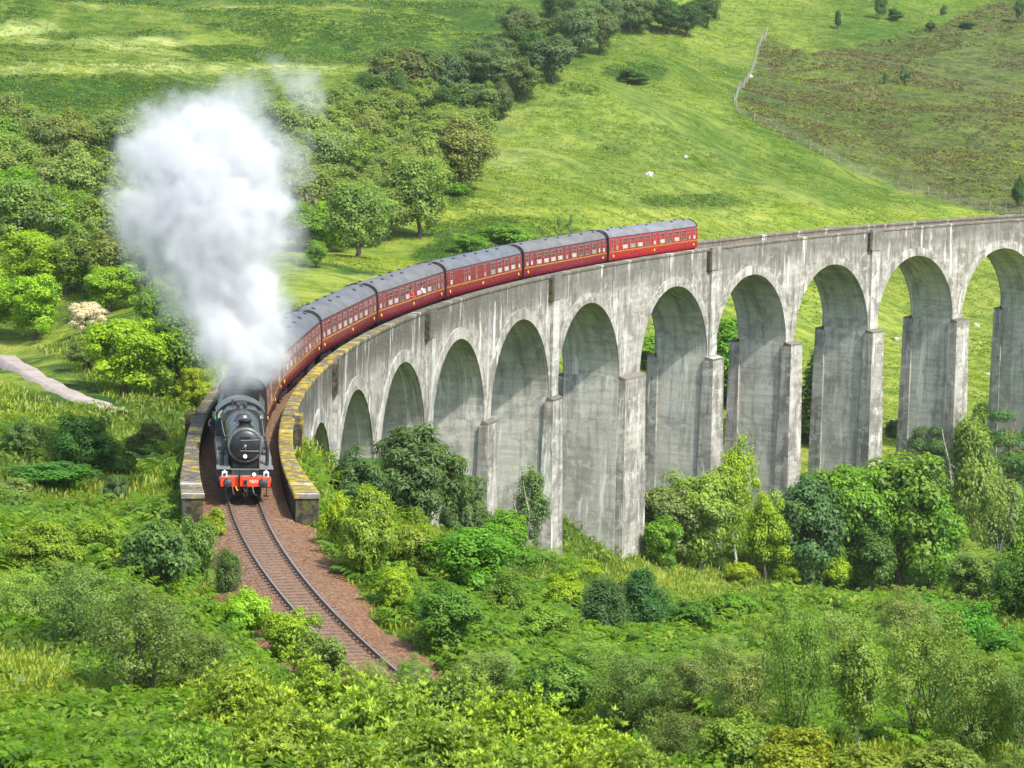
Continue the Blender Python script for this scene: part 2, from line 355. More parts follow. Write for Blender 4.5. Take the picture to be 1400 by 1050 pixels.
def sstep(a, b, x):
    t = np.clip((x-a)/(b-a), 0, 1); return t*t*(3-2*t)
def track_so(x, y):
    dx = RAD-x; return np.arctan2(y, dx)*RAD, RAD-np.hypot(dx, y)
def H(x, y):
    x = np.atleast_1d(np.asarray(x, float)); y = np.atleast_1d(np.asarray(y, float)); sh = x.shape
    x = x.ravel(); y = y.ravel(); z = np.empty_like(x)
    for i in range(0, len(x), 60000):
        q = np.stack([x[i:i+60000], y[i:i+60000]], 1)
        r2 = ((q[:, None, :]-_cp[None, :, :2])**2).sum(-1)
        z[i:i+60000] = _phi(r2)@_W[:_n]+_W[_n]+q@(_W[_n+1:]/100)
    D = np.hypot(x-CAM[0], y-CAM[1])
    far = sstep(250, 420, D)
    z = z+fbm(x, y, 4, 9)*.7*(1-far)+far*(fbm(x*.7, y, 4, 46)*7.5+fbm(x, y, 3, 11)*1.5)*(.55+.45*sstep(400, 700, D))+sstep(470, 600, D)*sstep(-20, -70, x-(y-400)*.02)*fbm(x*.5+70, y, 3, 30)*6.0
    s, off = track_so(x, y)
    # the line's embankment / cutting before the viaduct, and the fill between its wing walls
    zt = GRAD*s-.62
    ao = np.abs(off+.3)
    wdt = 3.3+fbm(s, off*0, 2, 7)*1.2
    wl = sstep(wdt+3.8, wdt-.2, ao)*sstep(-2, -12, s)
    inside = sstep(2.9, 2.3, np.abs(off))*sstep(4, -4, s)
    z = z*(1-wl)+zt*wl
    return z.reshape(sh)
def at(px, py, D0=38., D1=1300.):
    d = ray(px, py); Ds = np.geomspace(D0, D1, 420); P = CAM+d*Ds[:, None]
    g_ = P[:, 2]-H(P[:, 0], P[:, 1]); i = int(np.argmax(g_ < 0))
    if g_[i] >= 0: i = len(Ds)-1
    if i == 0: D = Ds[0]
    else:
        a, b = Ds[i-1], Ds[i]; Dq = np.linspace(a, b, 12); P = CAM+d*Dq[:, None]; gg = P[:, 2]-H(P[:, 0], P[:, 1]); j = int(np.argmax(gg < 0)); D = Dq[j]
    P = CAM+d*D; P[2] = H(P[0], P[1])[0]
    return P, D
def project(P):
    d = np.asarray(P, float)-CAM; z = d@_fw
    return 700+FPX*(d@_rt)/z, 525-FPX*(d@_up)/z, z
def in_poly(px, py, poly):
    r = np.zeros(px.shape, bool); n = len(poly); j = n-1
    for i in range(n):
        xi, yi = poly[i]; xj, yj = poly[j]
        c_ = ((yi > py) != (yj > py)) & (px < (xj-xi)*(py-yi)/(yj-yi+1e-9)+xi); r ^= c_; j = i
    return r

_ys = [-420.]
while _ys[-1] < 1500:
    D = abs(_ys[-1]-CAM[1]) if _ys[-1] > CAM[1] else abs(_ys[-1]-CAM[1])*1.5
    _ys.append(_ys[-1]+min(14, max(.75, .0085*D+(0 if _ys[-1] > -180 else 2))))
_ys = np.array(_ys)
_xs = np.concatenate([np.linspace(-1500, -340, 20), np.arange(-330, -110, 3.2), np.arange(-108, 118, 1.15), np.arange(119, 440, 3.2), np.linspace(450, 1500, 20)])
GX, GY = np.meshgrid(_xs, _ys); GZ = H(GX, GY)
nx_, ny_ = len(_xs), len(_ys)
_idx = np.arange(nx_*ny_).reshape(ny_, nx_)
_F = np.stack([_idx[:-1, :-1], _idx[:-1, 1:], _idx[1:, 1:], _idx[1:, :-1]], -1).reshape(-1, 4)
_V = np.stack([GX, GY, GZ], -1).reshape(-1, 3)
def cover(V):
    """what grows where, by place on the ground (metres)"""
    x, y = V[:, 0], V[:, 1]
    px, py, zz = project(V); ok = zz > 5
    D = np.hypot(x-CAM[0], y-CAM[1])
    wob = fbm(x, y, 3, 40)*26
    poly_h = [(1045, 48), (1006, 140), (1040, 172), (1180, 238), (1345, 290), (1500, 330), (1700, 330), (1700, -20), (1400, -5), (1290, 30), (1180, 62), (1100, 72)]
    hea = (ok & in_poly(px+wob*.6, py+wob*.3, poly_h)).astype(float)
    hea = np.where(D < 420, 0, hea)
    n1 = fbm(x*.5, y, 4, 34); n2 = fbm(x+300, y*.8, 4, 70)
    band = np.sin(y/26+n2*5+x*.01)
    brk = sstep(.0, .13, fbm(x*.75, y, 4, 42)+band*.10)*sstep(380, 520, D)*(.30+.70*sstep(760, 620, px+wob*2))
    brk = np.maximum(brk, (D < 330)*sstep(-.05, .12, fbm(x, y, 3, 12)))
    for cx, cy, w, h in ((865, 100, 46, 15), (790, 124, 30, 9), (845, 203, 24, 5), (690, 322, 95, 22), (950, 275, 80, 9), (620, 262, 26, 14), (600, 350, 36, 16), (560, 60, 150, 26), (120, 60, 120, 12), (60, 110, 70, 14), (300, 85, 90, 12)):
        e = ((px-cx)/w)**2+((py-cy)/h)**2
        brk = np.maximum(brk, ok*(D > 250)*sstep(1.5, .7, e+n1*.8))
    yel = ok*((D > 300) & (py > 285)).astype(float)*sstep(-.35, .2, n2+.2)*.95
    yel = np.maximum(yel, ok*sstep(1.4, .5, ((px-60)/190)**2+((py-500)/46)**2)*(D > 200)*.9)
    yel = np.maximum(yel, ok*sstep(1.4, .5, ((px-900)/170)**2+((py-790)/60)**2)*(D < 290)*.75)
    yel = np.maximum(yel, .35*sstep(.0, .2, n2)*(D > 300))
    dry = ok*(sstep(1.6, .4, ((px-180)/330)**2+((py-93)/9)**2)+sstep(1.5, .5, ((px-30)/60)**2+((py-45)/16)**2)+sstep(1.4, .5, ((px-170)/90)**2+((py-60)/10)**2))*(D > 300)
    dry = np.maximum(dry, sstep(.12, .34, fbm(x*.7+900, y, 4, 48))*sstep(420, 560, D)*(.15+.7*sstep(760, 560, px))); brk = brk*(1-np.clip(dry, 0, 1))
    return dict(heather=hea, bracken=np.clip(brk*(1-hea*.8), 0, 1), yellow=np.clip(yel*(1-hea), 0, 1), dry=np.clip(dry, 0, 1))
_cov = cover(_V)
o = link('ground', mesh_np('ground', _V, _F, [MAT['meadow_ground']], smooth=True, vcol=_cov)); tag(o, kind='structure')

# gravel path down in the valley
def strip(name, pts, w, mat, dz, n=60):
    pts = np.array(pts); t = np.linspace(0, 1, n); k = np.linspace(0, 1, len(pts))
    P = np.stack([np.interp(t, k, pts[:, i]) for i in (0, 1)], 1)
    for _ in range(6): P[1:-1] = (P[:-2]+2*P[1:-1]+P[2:])/4
    T = np.gradient(P, axis=0); T /= np.linalg.norm(T, axis=1)[:, None]; N = np.stack([-T[:, 1], T[:, 0]], 1)
    cols = np.linspace(-1, 1, 7); V = []
    for c_ in cols:
        q = P+N*(w*.5*c_*(1+.12*fbm(t*40+c_*3, t*0, 2, 4)))[:, None]; V.append(np.stack([q[:, 0], q[:, 1], H(q[:, 0], q[:, 1])+dz], 1))
    V = np.array(V); zm = V[:, :, 2].max(0); zm = np.maximum(zm, np.maximum(np.roll(zm, 1), np.roll(zm, -1))); V[:, :, 2] = zm; V[[0, -1], :, 2] -= .7
    m = len(cols); idx = np.arange(m*n).reshape(m, n)
    F = np.stack([idx[:-1, :-1], idx[1:, :-1], idx[1:, 1:], idx[:-1, 1:]], -1).reshape(-1, 4)
    return link(name, mesh_np(name, V.reshape(-1, 3), F, [mat], smooth=True))
pp = [at(*q)[0] for q in ((-70, 462), (0, 494), (50, 520), (100, 546), (140, 558), (166, 566))]
tag(strip('path', pp, 2.5, MAT['gravel_path'], .13), kind='structure')

# ------------------------------------------------------------------ viaduct
def uvbox(mb, s0, s1, o0, o1, z0, z1, m=0, n=None, taper=(0, 0), skip=()):
    """a box in railway coordinates (bent along the curve); z relative to rail; taper widens s and off at the bottom"""
    n = n or max(1, int(abs(s1-s0)/1.5)); ss = np.linspace(s0, s1, n+1); sm = (s0+s1)/2; om = (o0+o1)/2
    def ring(z, tp):
        k = 1 if tp else 0
        sx = sm+(ss-sm)*(1+(taper[0]*2/(abs(s1-s0)))*k); a = om+(o0-om)*(1+taper[1]*2/abs(o1-o0)*k); b = om+(o1-om)*(1+taper[1]*2/abs(o1-o0)*k)
        return cv(sx, a, z-GRAD*(sx-sm)*0), cv(sx, b, z), a, b
    b0, b1, ba, bb = ring(z0, True); t0, t1, ta, tb = ring(z1, False)
    for i in range(n):
        u0, u1 = ss[i], ss[i+1]
        mb.add([b1[i], b1[i+1], t1[i+1], t1[i]], [(0, 1, 2, 3)], m, [[(u0, z0), (u1, z0), (u1, z1), (u0, z1)]])
        mb.add([b0[i], b0[i+1], t0[i+1], t0[i]], [(3, 2, 1, 0)], m, [[(u0, z1), (u1, z1), (u1, z0), (u0, z0)]])
        mb.add([t0[i], t0[i+1], t1[i+1], t1[i]], [(3, 2, 1, 0)], m, [[(u0, z1+.8), (u1, z1+.8), (u1, z1), (u0, z1)]])
        mb.add([b0[i], b0[i+1], b1[i+1], b1[i]], [(0, 1, 2, 3)], m, [[(u0, z0), (u1, z0), (u1, z0), (u0, z0)]])
    for i, q in ((0, 0), (n, 1)):
        f = [b0[i], b1[i], t1[i], t0[i]]; uvv = [(s0+o0, z0), (s0+o1, z0), (s0+o1, z1), (s0+o0, z1)]
        mb.add(f, [(0, 1, 2, 3) if q == 0 else (3, 2, 1, 0)], m, [uvv if q == 0 else uvv[::-1]])
NA = 14; Z_TOP = HP-.22; Z_DECK = -.75; RS = SPAN/2; Z_SPR = Z_CROWN-RS
via = empty('railway_viaduct', tuple(cv(100, 0, -30)), 'long curved grey concrete railway viaduct of tall round arches under the red train', 'viaduct')
vloc = Vector(via.location)
def vb(mb, name, mat, parent=via):
    o = mb.build(name, mat, parent, uv=True)
    o.matrix_parent_inverse = Matrix.Translation(-vloc) if parent is via else Matrix.Identity(4)
    return o
CON, REV, PIL, PAR, COP, STN = (MAT[k] for k in ('concrete', 'reveal_concrete', 'pilaster_concrete', 'parapet_concrete', 'coping', 'stained_concrete'))
for k in range(1, NA+1):
    sc_ = arch_s(k); sa, sb = pier_s(k-1), pier_s(k)
    th = np.linspace(math.pi, 0, 37); cols = [(sa, Z_SPR)]+[(sc_+RS*math.cos(t), Z_SPR+RS*math.sin(t)) for t in th]+[(sb, Z_SPR)]
    mb = MB()
    for i in range(len(cols)-1):
        (u0, a0), (u1, a1) = cols[i], cols[i+1]
        zs = 4
        for off, fl in ((HALF, 0), (-HALF, 1)):
            for q in range(zs):
                f0, f1 = q/zs, (q+1)/zs
                zz = [a0+(Z_TOP-a0)*f0, a1+(Z_TOP-a1)*f0, a1+(Z_TOP-a1)*f1, a0+(Z_TOP-a0)*f1]
                P4 = [cv(u, off, z) for u, z in zip((u0, u1, u1, u0), zz)]; uu = list(zip((u0, u1, u1, u0), zz))
                if abs(u1-u0) > 1e-6: mb.add(P4, [(0, 1, 2, 3)] if not fl else [(3, 2, 1, 0)], 0, [uu if not fl else uu[::-1]])
        ns = 5
        for q in range(ns):   # soffit
            o0, o1 = -HALF+2*HALF*q/ns, -HALF+2*HALF*(q+1)/ns
            mb.add([cv(u0, o0, a0), cv(u0, o1, a0), cv(u1, o1, a1), cv(u1, o0, a1)], [(0, 1, 2, 3)], 1 if 0 < i < len(cols)-2 else 1, [[(o0+k*31, a0), (o1+k*31, a0), (o1+k*31, a1), (o0+k*31, a1)]])
    ar = vb(mb, 'arch', [CON, REV])
    for sgn in (1, -1):    # raised ring round the arch edge
        mr = MB(); r1 = RS+.92
        for i in range(36):
            t0, t1 = th[i], th[i+1]
            def q(r, t, o): return cv(sc_+r*math.cos(t), o, Z_SPR+r*math.sin(t))
            oo = sgn*(HALF+.11); ob = sgn*(HALF-.02)
            uvq = [(sc_+RS*math.cos(t0), Z_SPR+RS*math.sin(t0)-6), (sc_+RS*math.cos(t1), Z_SPR+RS*math.sin(t1)-6), (sc_+r1*math.cos(t1), Z_SPR+r1*math.sin(t1)-6), (sc_+r1*math.cos(t0), Z_SPR+r1*math.sin(t0)-6)]
            fr = (0, 1, 2, 3) if sgn > 0 else (3, 2, 1, 0)
            mr.add([q(RS-.004, t0, oo), q(RS-.004, t1, oo), q(r1, t1, oo), q(r1, t0, oo)], [fr], 0, [uvq if sgn > 0 else uvq[::-1]])
            mr.add([q(r1, t0, oo), q(r1, t1, oo), q(r1, t1, ob), q(r1, t0, ob)], [fr], 0, [uvq])
            mr.add([q(RS-.004, t0, ob), q(RS-.004, t1, ob), q(RS-.004, t1, oo), q(RS-.004, t0, oo)], [fr], 0, [uvq])
        rg = mr.build('arch_ring', [CON], ar, uv=True)
DEEP = {0: -9, 1: -12, 2: -15, 3: -19, 4: -25}
for k in range(0, NA+1):
    s = pier_s(k); wid = PITCHL-SPAN+(EXTRA if k == 6 else 0)
    zb = float(H(*cv(s, 0, 0)[:2])[0])-GRAD*s-4
    zb = min(zb, Z_SPR-1)
    mb = MB()    # pier shaft: sides are the reveals
    zc = np.linspace(Z_SPR, zb, 9)
    for i in range(8):
        za, zb2 = zc[i], zc[i+1]; wa = wid/2+.022*(Z_SPR-za); wb = wid/2+.022*(Z_SPR-zb2); ha = HALF+.01*(Z_SPR-za); hb = HALF+.01*(Z_SPR-zb2)
        for q in (-1, 1):
            for j in range(4):
                o0, o1 = -1+.5*j, -1+.5*(j+1)
                P4 = [cv(s+q*wb, o0*hb, zb2), cv(s+q*wb, o1*hb, zb2), cv(s+q*wa, o1*ha, za), cv(s+q*wa, o0*ha, za)]
                uu = [(o0*3+k*31+q*7, zb2), (o1*3+k*31+q*7, zb2), (o1*3+k*31+q*7, za), (o0*3+k*31+q*7, za)]
                mb.add(P4, [(0, 1, 2, 3) if q > 0 else (3, 2, 1, 0)], 1, [uu if q > 0 else uu[::-1]])
            P4 = [cv(s-wb, q*hb, zb2), cv(s+wb, q*hb, zb2), cv(s+wa, q*ha, za), cv(s-wa, q*ha, za)]
            uu = [(s-wb, zb2), (s+wb, zb2), (s+wa, za), (s-wa, za)]
            mb.add(P4, [(0, 1, 2, 3) if q > 0 else (3, 2, 1, 0)], 0, [uu if q > 0 else uu[::-1]])
    pr = vb(mb, 'pier', [CON, REV])
    bw = wid/2+(.28 if k != 6 else -.1); bp = .55 if k < 5 else .62 if k == 5 else .75 if k == 6 else .92
    for q in (1, -1):
        mb = MB(); lo, hi = sorted((q*(HALF-.25), q*(HALF+bp)))
        uvbox(mb, s-bw, s+bw, lo, hi, zb, Z_LEDGE, 0, 2, (.35, .30))
        # weathered sloping top
        a, b = q*(HALF+.003), q*(HALF+bp); zt = Z_LEDGE+.004
        T = [cv(s-bw, b, zt), cv(s+bw, b, zt), cv(s+bw, b, zt+.18), cv(s-bw, b, zt+.18), cv(s-bw, a, zt+.42), cv(s+bw, a, zt+.42), cv(s-bw, a, zt), cv(s+bw, a, zt)]
        fr = [(0, 1, 2, 3), (3, 2, 5, 4), (0, 3, 4, 6), (1, 7, 5, 2)]
        uu = [[(s+j*.3, .3)]*4 for j in range(4)]
        mb.add(T, fr if q > 0 else [f[::-1] for f in fr], 1, uu)
        mb.build('buttress', [CON, PAR], pr, uv=True)
    if k % 2 == 1:
        for q in (1, -1):
            mb = MB(); lo, hi = sorted((q*(HALF+.002), q*(HALF+.30))); uvbox(mb, s-.8, s+.8, lo, hi, Z_LEDGE+.40, HP-2.25, 0, 2)
            vb(mb, 'pilaster', [PIL])
            mb = MB(); lo, hi = sorted((q*(HALF+.002), q*(HALF+.36)))
            uvbox(mb, s-.95, s+1.15, lo, hi, HP-2.22, HP+.06, 0, 2); rf = vb(mb, 'refuge', [CON])
            mb = MB(); lo, hi = sorted((q*(HALF+.004), q*(HALF+.34))); uvbox(mb, s-1.42, s-.953, lo, hi, HP-2.25, HP-.30, 0, 1); mb.build('shade_stain_block', [STN], rf, uv=True)  # dark block beside the refuge: side shade and drain staining put into its colour
# parapets with copings: run on past the first pier to the flared ends of the wing walls
S_END = -43.6; S_FAR = pier_s(NA)
for q in (1, -1):
    def flare(s): return .55*sstep(-30, -44, s)*(1 if q > 0 else .7)
    ss = np.concatenate([np.linspace(S_END, S0, 30)]); mb = MB()
    zlow = -8.5
    for i in range(len(ss)-1):     # wing wall face down to the ground
        a0, a1 = ss[i], ss[i+1]; w0, w1 = HALF+flare(a0), HALF+flare(a1); t0, t1 = .62+flare(a0)*.9, .62+flare(a1)*.9
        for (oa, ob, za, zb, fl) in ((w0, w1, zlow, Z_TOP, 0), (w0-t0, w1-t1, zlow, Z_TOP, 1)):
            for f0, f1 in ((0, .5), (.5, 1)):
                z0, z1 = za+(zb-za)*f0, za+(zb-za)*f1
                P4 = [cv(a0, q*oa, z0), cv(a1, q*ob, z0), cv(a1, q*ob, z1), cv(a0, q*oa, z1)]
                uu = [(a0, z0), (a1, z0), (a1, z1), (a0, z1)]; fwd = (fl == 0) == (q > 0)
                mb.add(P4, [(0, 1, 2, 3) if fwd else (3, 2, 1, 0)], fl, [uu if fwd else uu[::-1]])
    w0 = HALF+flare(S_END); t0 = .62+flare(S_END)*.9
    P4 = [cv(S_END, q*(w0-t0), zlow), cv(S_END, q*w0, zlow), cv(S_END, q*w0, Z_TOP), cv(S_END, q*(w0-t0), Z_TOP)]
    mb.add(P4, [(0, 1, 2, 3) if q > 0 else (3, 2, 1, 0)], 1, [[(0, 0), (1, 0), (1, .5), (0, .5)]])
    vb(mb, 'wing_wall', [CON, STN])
    mb = MB()       # inner face of the parapet over the arches
    ss = np.linspace(S0, S_FAR, 130)
    for i in range(len(ss)-1):
        o_ = q*(HALF-.62); P4 = [cv(ss[i], o_, Z_DECK), cv(ss[i+1], o_, Z_DECK), cv(ss[i+1], o_, Z_TOP), cv(ss[i], o_, Z_TOP)]
        uu = [(ss[i], -.6), (ss[i+1], -.6), (ss[i+1], .8), (ss[i], .8)]
        mb.add(P4, [(3, 2, 1, 0) if q > 0 else (0, 1, 2, 3)], 0, [uu[::-1] if q > 0 else uu])
    vb(mb, 'parapet', [PAR])
    mb = MB(); ss = np.concatenate([np.linspace(S_END-.08, S0, 30), np.linspace(S0, S_FAR, 130)[1:]])
    rng = np.random.default_rng(3)
    for i in range(len(ss)-1):
        a0, a1 = ss[i], ss[i+1]; f0, f1 = flare(a0), flare(a1)
        o0a, o1a = HALF+.07+f0, HALF+.07+f1; o0b, o1b = HALF-.70+f0-f0*.9, HALF-.70+f1-f1*.9
        pr_ = [[cv(a0, q*o0a, Z_TOP+.003), cv(a0, q*o0a, HP-.03), cv(a0, q*(o0a-.06), HP), cv(a0, q*(o0b+.06), HP), cv(a0, q*o0b, HP-.03), cv(a0, q*o0b, Z_TOP+.003)],
               [cv(a1, q*o1a, Z_TOP+.003), cv(a1, q*o1a, HP-.03), cv(a1, q*(o1a-.06), HP), cv(a1, q*(o1b+.06), HP), cv(a1, q*o1b, HP-.03), cv(a1, q*o1b, Z_TOP+.003)]]
        for j in range(6):
            j2 = (j+1) % 6; uo = (0, .2, .3, .9, 1.0, 1.2, 1.4)
            f = [pr_[0][j], pr_[1][j], pr_[1][j2], pr_[0][j2]]; uu = [(a0, uo[j]), (a1, uo[j]), (a1, uo[j+1]), (a0, uo[j+1])]
            mb.add(f, [(0, 1, 2, 3) if q > 0 else (3, 2, 1, 0)], 0, [uu if q > 0 else uu[::-1]])
        if i == 0: mb.add(pr_[0], [tuple(range(6))[::-1] if q > 0 else tuple(range(6))], 0, [[(a0, .1*j) for j in range(6)]])
    vb(mb, 'coping', [COP if q > 0 else MAT['plain_coping']])
    # post with a square cap half way along the wing wall
    mb = MB(); sp = -16.2; lo, hi = sorted((q*(HALF+.002), q*(HALF+.55)))
    uvbox(mb, sp-.8, sp+.8, lo, hi, -6, HP+.10, 0, 1); rf = vb(mb, 'refuge', [COP])
    mb = MB(); lo, hi = sorted((q*(HALF+.004), q*(HALF+.5))); uvbox(mb, sp-1.5, sp-.803, lo, hi, -4.5, HP-.32, 0, 1); mb.build('shade_stain_block', [STN], rf, uv=True)  # dark block beside the post, shade and staining painted as one colour
    mb = MB(); lo, hi = sorted((q*(HALF-.66), q*(HALF+.05))); uvbox(mb, sp-.22, sp+.10, lo, hi, HP+.003, HP+.02, 0, 1); mb.build('coping_joint', [STN], rf, uv=True)

# ------------------------------------------------------------------ track: ballast bed, rails, sleepers
ss = np.arange(-98, S_FAR, .7); offs = np.array([-4.6, -3.9, -3.1, -2.3, -1.7, -1.25, -.8, -.4, 0, .4, .8, 1.25, 1.7, 2.3, 3.1, 3.9, 4.6])
SSg, OOg = np.meshgrid(ss, offs); onv = sstep(-47, -41, SSg)
lim = np.where(onv > .5, 2.2, np.where(OOg > 0, 3.4, 3.5)+fbm(SSg*1.0, np.sign(OOg)*30, 3, 6)*1.5)
Oc = np.clip(OOg*np.where(onv > .5, .47, 1.0), -lim, lim)
zz = -.200+.05*fbm(SSg, OOg, 3, 1.1)-np.where(np.abs(Oc) > 1.5, .05+.16*(np.abs(Oc)-1.5)*(1-onv), 0)-.03*(np.abs(Oc) < .6)
zz = np.where(np.abs(Oc) >= lim-.01, zz-.5*(1-onv), zz)
V = cv(SSg, Oc, zz).reshape(-1, 3); idx = np.arange(SSg.size).reshape(SSg.shape)
F = np.stack([idx[:-1, :-1], idx[:-1, 1:], idx[1:, 1:], idx[1:, :-1]], -1).reshape(-1, 4)[:, ::-1]
o = link('ballast', mesh_np('ballast', V, F, [MAT['ballast']], smooth=True, vcol=dict(side=np.clip(np.abs(Oc)/3, 0, 1).ravel()))); tag(o, kind='structure')
trk = empty('railway_track', tuple(cv(-60, 0, -.3)), 'single railway track of two rusty rails curving away on brown ballast beneath the train', 'track'); tl = Vector(trk.location)
for q in (-.752, .752):
    mb = MB(); sr = np.arange(-98, S_FAR-.1, 1.0)
    prof = [(-.07, -.16), (-.07, -.145), (-.012, -.12), (-.012, -.04), (-.036, -.03), (-.036, 0), (.036, 0), (.036, -.03), (.012, -.04), (.012, -.12), (.07, -.145), (.07, -.16)]
    rings = [[cv(s, q+a, b) for a, b in prof] for s in sr]; n = len(prof); vv = [p for r in rings for p in r]
    fs = []; ms = []
    for i in range(len(sr)-1):
        for j in range(n-1):
            mb.f.append([i*n+j, i*n+j+1, (i+1)*n+j+1, (i+1)*n+j]); mb.m.append(1 if j == 5 else 0); mb.sm.append(False); mb.uv.append([(0, 0)]*4)
    mb.v = [tuple(p) for p in vv]
    o = mb.build('rail', [MAT['rail_side'], MAT['rail_top']], trk); o.matrix_parent_inverse = Matrix.Translation(-tl)
sm = MB(); sm.box(-1.28, 1.28, -.13, .13, -.335, -.198)
for a in (-.752, .752): sm.box(a-.17, a-.075, -.09, .09, -.17, -.12, 1); sm.box(a+.075, a+.17, -.09, .09, -.17, -.12, 1)
sme = sm.mesh('sleeper', [MAT['sleeper'], MAT['rail_side']])
for i in range(80):
    s = -92+.66*i; o = link('sleeper', sme, trk); p_ = cv(s, 0, 0)-np.array(tl); o.location = p_; o.rotation_euler = (0, 0, -s/RAD)

# ------------------------------------------------------------------ train
def place(o, sf, sr, dz=0):
    """vehicle between rail positions sf (front, towards the viewer) and sr; local +y forward"""
    a, b = cv(sf, 0, dz), cv(sr, 0, dz); y = Vector(a-b).normalized(); x = y.cross(Vector((0, 0, 1))).normalized(); z = x.cross(y)
    m = Matrix((x, y, z)).transposed().to_4x4(); m.translation = Vector((a+b)/2); o.matrix_world = m
    return o
def cyl_x(mb, x0, x1, y, z, r, m=0, n=20): mb.lathe((x0, y, z), (1, 0, 0), [(0, r), (x1-x0, r)], n, m)
def wheel_mesh(r, name, spokes=12):
    mb = MB()
    n = 36
    for q in (-1, 1):
        x0 = q*.72
        mb.tube([(x0, (r-.06)*math.cos(a), (r-.06)*math.sin(a)) for a in np.linspace(0, 2*math.pi, n)], .065, 6, 0, cap=False)
        for k in range(spokes):
            a = 2*math.pi*k/spokes; mb.tube([(x0, .12*math.cos(a), .12*math.sin(a)), (x0, (r-.06)*math.cos(a), (r-.06)*math.sin(a))], .035, 5, 0)
        mb.lathe((x0-.08, 0, 0), (1, 0, 0), [(0, .16), (.16, .16)], 14, 0)
    mb.lathe((-.72, 0, 0), (1, 0, 0), [(0, .08), (1.44, .08)], 10, 0)
    return mb.mesh(name, [MAT['wheel']])
LB, LBM, LG, FG = MAT['loco_black'], MAT['loco_black_matt'], MAT['loco_grey'], MAT['footplate_grey']
S_LF = -40.7
loco = empty('steam_locomotive', (0, 0, 0), 'black steam locomotive with round smokebox door and bright red front beam leading the train', 'locomotive')
# local: front buffer faces y=+6.1, cab back y=-6.1
YF = 6.1
def part(mb, name, mats, parent=loco, bevel=0, label=None):
    o = mb.build(name, mats, parent, bevel=bevel)
    if label: o['label'] = label
    return o
mb = MB(); mb.lathe((0, 4.15, 2.66), (0, -1, 0), [(0, .80), (.02, .86), (1.9, .86), (1.92, .82), (2.3, .80), (6.6, .90)], 40, 0)
bo = part(mb, 'boiler', [LB])
for y in (1.75, .55, -.65, -1.85):
    m2 = MB(); rr = .805+(.10)*((1.85-y)/4.3); m2.lathe((0, y, 2.66), (0, -1, 0), [(0, rr+.012), (.07, rr+.012)], 40, 0); part(m2, 'boiler_band', [LG], bo)
mb = MB()   # Belpaire firebox, square shouldered
fb = [(-.98, 1.5), (-1.0, 2.75), (-.93, 3.28), (-.72, 3.50), (-.3, 3.58), (.3, 3.58), (.72, 3.50), (.93, 3.28), (1.0, 2.75), (.98, 1.5)]
mb.prism(fb, -4.35, -2.40, 0, smooth=False); part(mb, 'firebox', [LB], bevel=.05)
mb = MB(); mb.lathe((0, 4.12, 2.66), (0, 1, 0), [(0, .86), (.05, .885), (.09, .885), (.10, .80)], 40, 0); part(mb, 'smokebox_ring', [LG], bo)
mb = MB(); mb.lathe((0, 4.20, 2.66), (0, 1, 0), [(0, .76), (.05, .755), (.10, .70), (.16, .52), (.20, .28), (.215, 0.01)], 40, 0)
MAT['smokebox_black'] = paint('smokebox_black', (.012, .014, .016), .38, 0, .3, 3, .6)
dr = part(mb, 'smokebox_door', [MAT['smokebox_black']])
m2 = MB(); m2.tube([(-.70, 4.30, 2.95), (-.1, 4.41, 2.93), (.25, 4.40, 2.92)], .03, 6); m2.tube([(-.70, 4.30, 2.38), (-.1, 4.41, 2.40), (.25, 4.40, 2.41)], .03, 6); m2.tube([(-.74, 4.27, 2.25), (-.74, 4.27, 3.07)], .03, 6); part(m2, 'hinge', [LG], dr)
m2 = MB(); m2.lathe((0, 4.40, 2.66), (0, 1, 0), [(0, .07), (.08, .06), (.09, .02)], 10); m2.tube([(0, 4.47, 2.66), (.13, 4.48, 2.54)], .018, 5); m2.tube([(0, 4.47, 2.66), (-.02, 4.48, 2.48)], .018, 5); part(m2, 'door_handle', [MAT['steel']], dr)
m2 = MB(); m2.box(-.25, .25, 4.372, 4.40, 3.0, 3.10); part(m2, 'number_plate', [LBM], dr)
m2 = MB(); m2.lathe((0, 4.385, 2.14), (0, 1, 0), [(0, .10), (.04, .10)], 14); part(m2, 'shed_plate', [MAT['white_paint']], dr)
mb = MB(); mb.lathe((0, 3.25, 3.44), (0, 0, 1), [(0, .46), (.05, .36), (.12, .30), (.28, .28), (.30, .33), (.36, .33), (.365, .25), (.28, .23)], 24); part(mb, 'chimney', [LBM])
mb = MB(); mb.lathe((0, .35, 3.42), (0, 0, 1), [(0, .52), (.08, .42), (.22, .36), (.30, .27), (.34, .12), (.345, .01)], 24); part(mb, 'dome', [LB])
mb = MB(); mb.lathe((0, 1.35, 3.42), (0, 0, 1), [(0, .40), (.08, .33), (.17, .28), (.20, .1), (.205, .01)], 20); part(mb, 'top_feed', [LB])
for x in (-.18, .18):
    mb = MB(); mb.lathe((x, -2.7, 3.56), (0, 0, 1), [(0, .10), (.12, .09), (.16, .12), (.26, .08)], 12); part(mb, 'safety_valve', [MAT['dark_steel']])
mb = MB(); mb.box(-.27, .27, -4.1, -3.85, 3.58, 3.72); mb.tube([(.45, -4.0, 3.5), (.45, -4.0, 3.85)], .05, 8); part(mb, 'whistle', [MAT['dark_steel']])
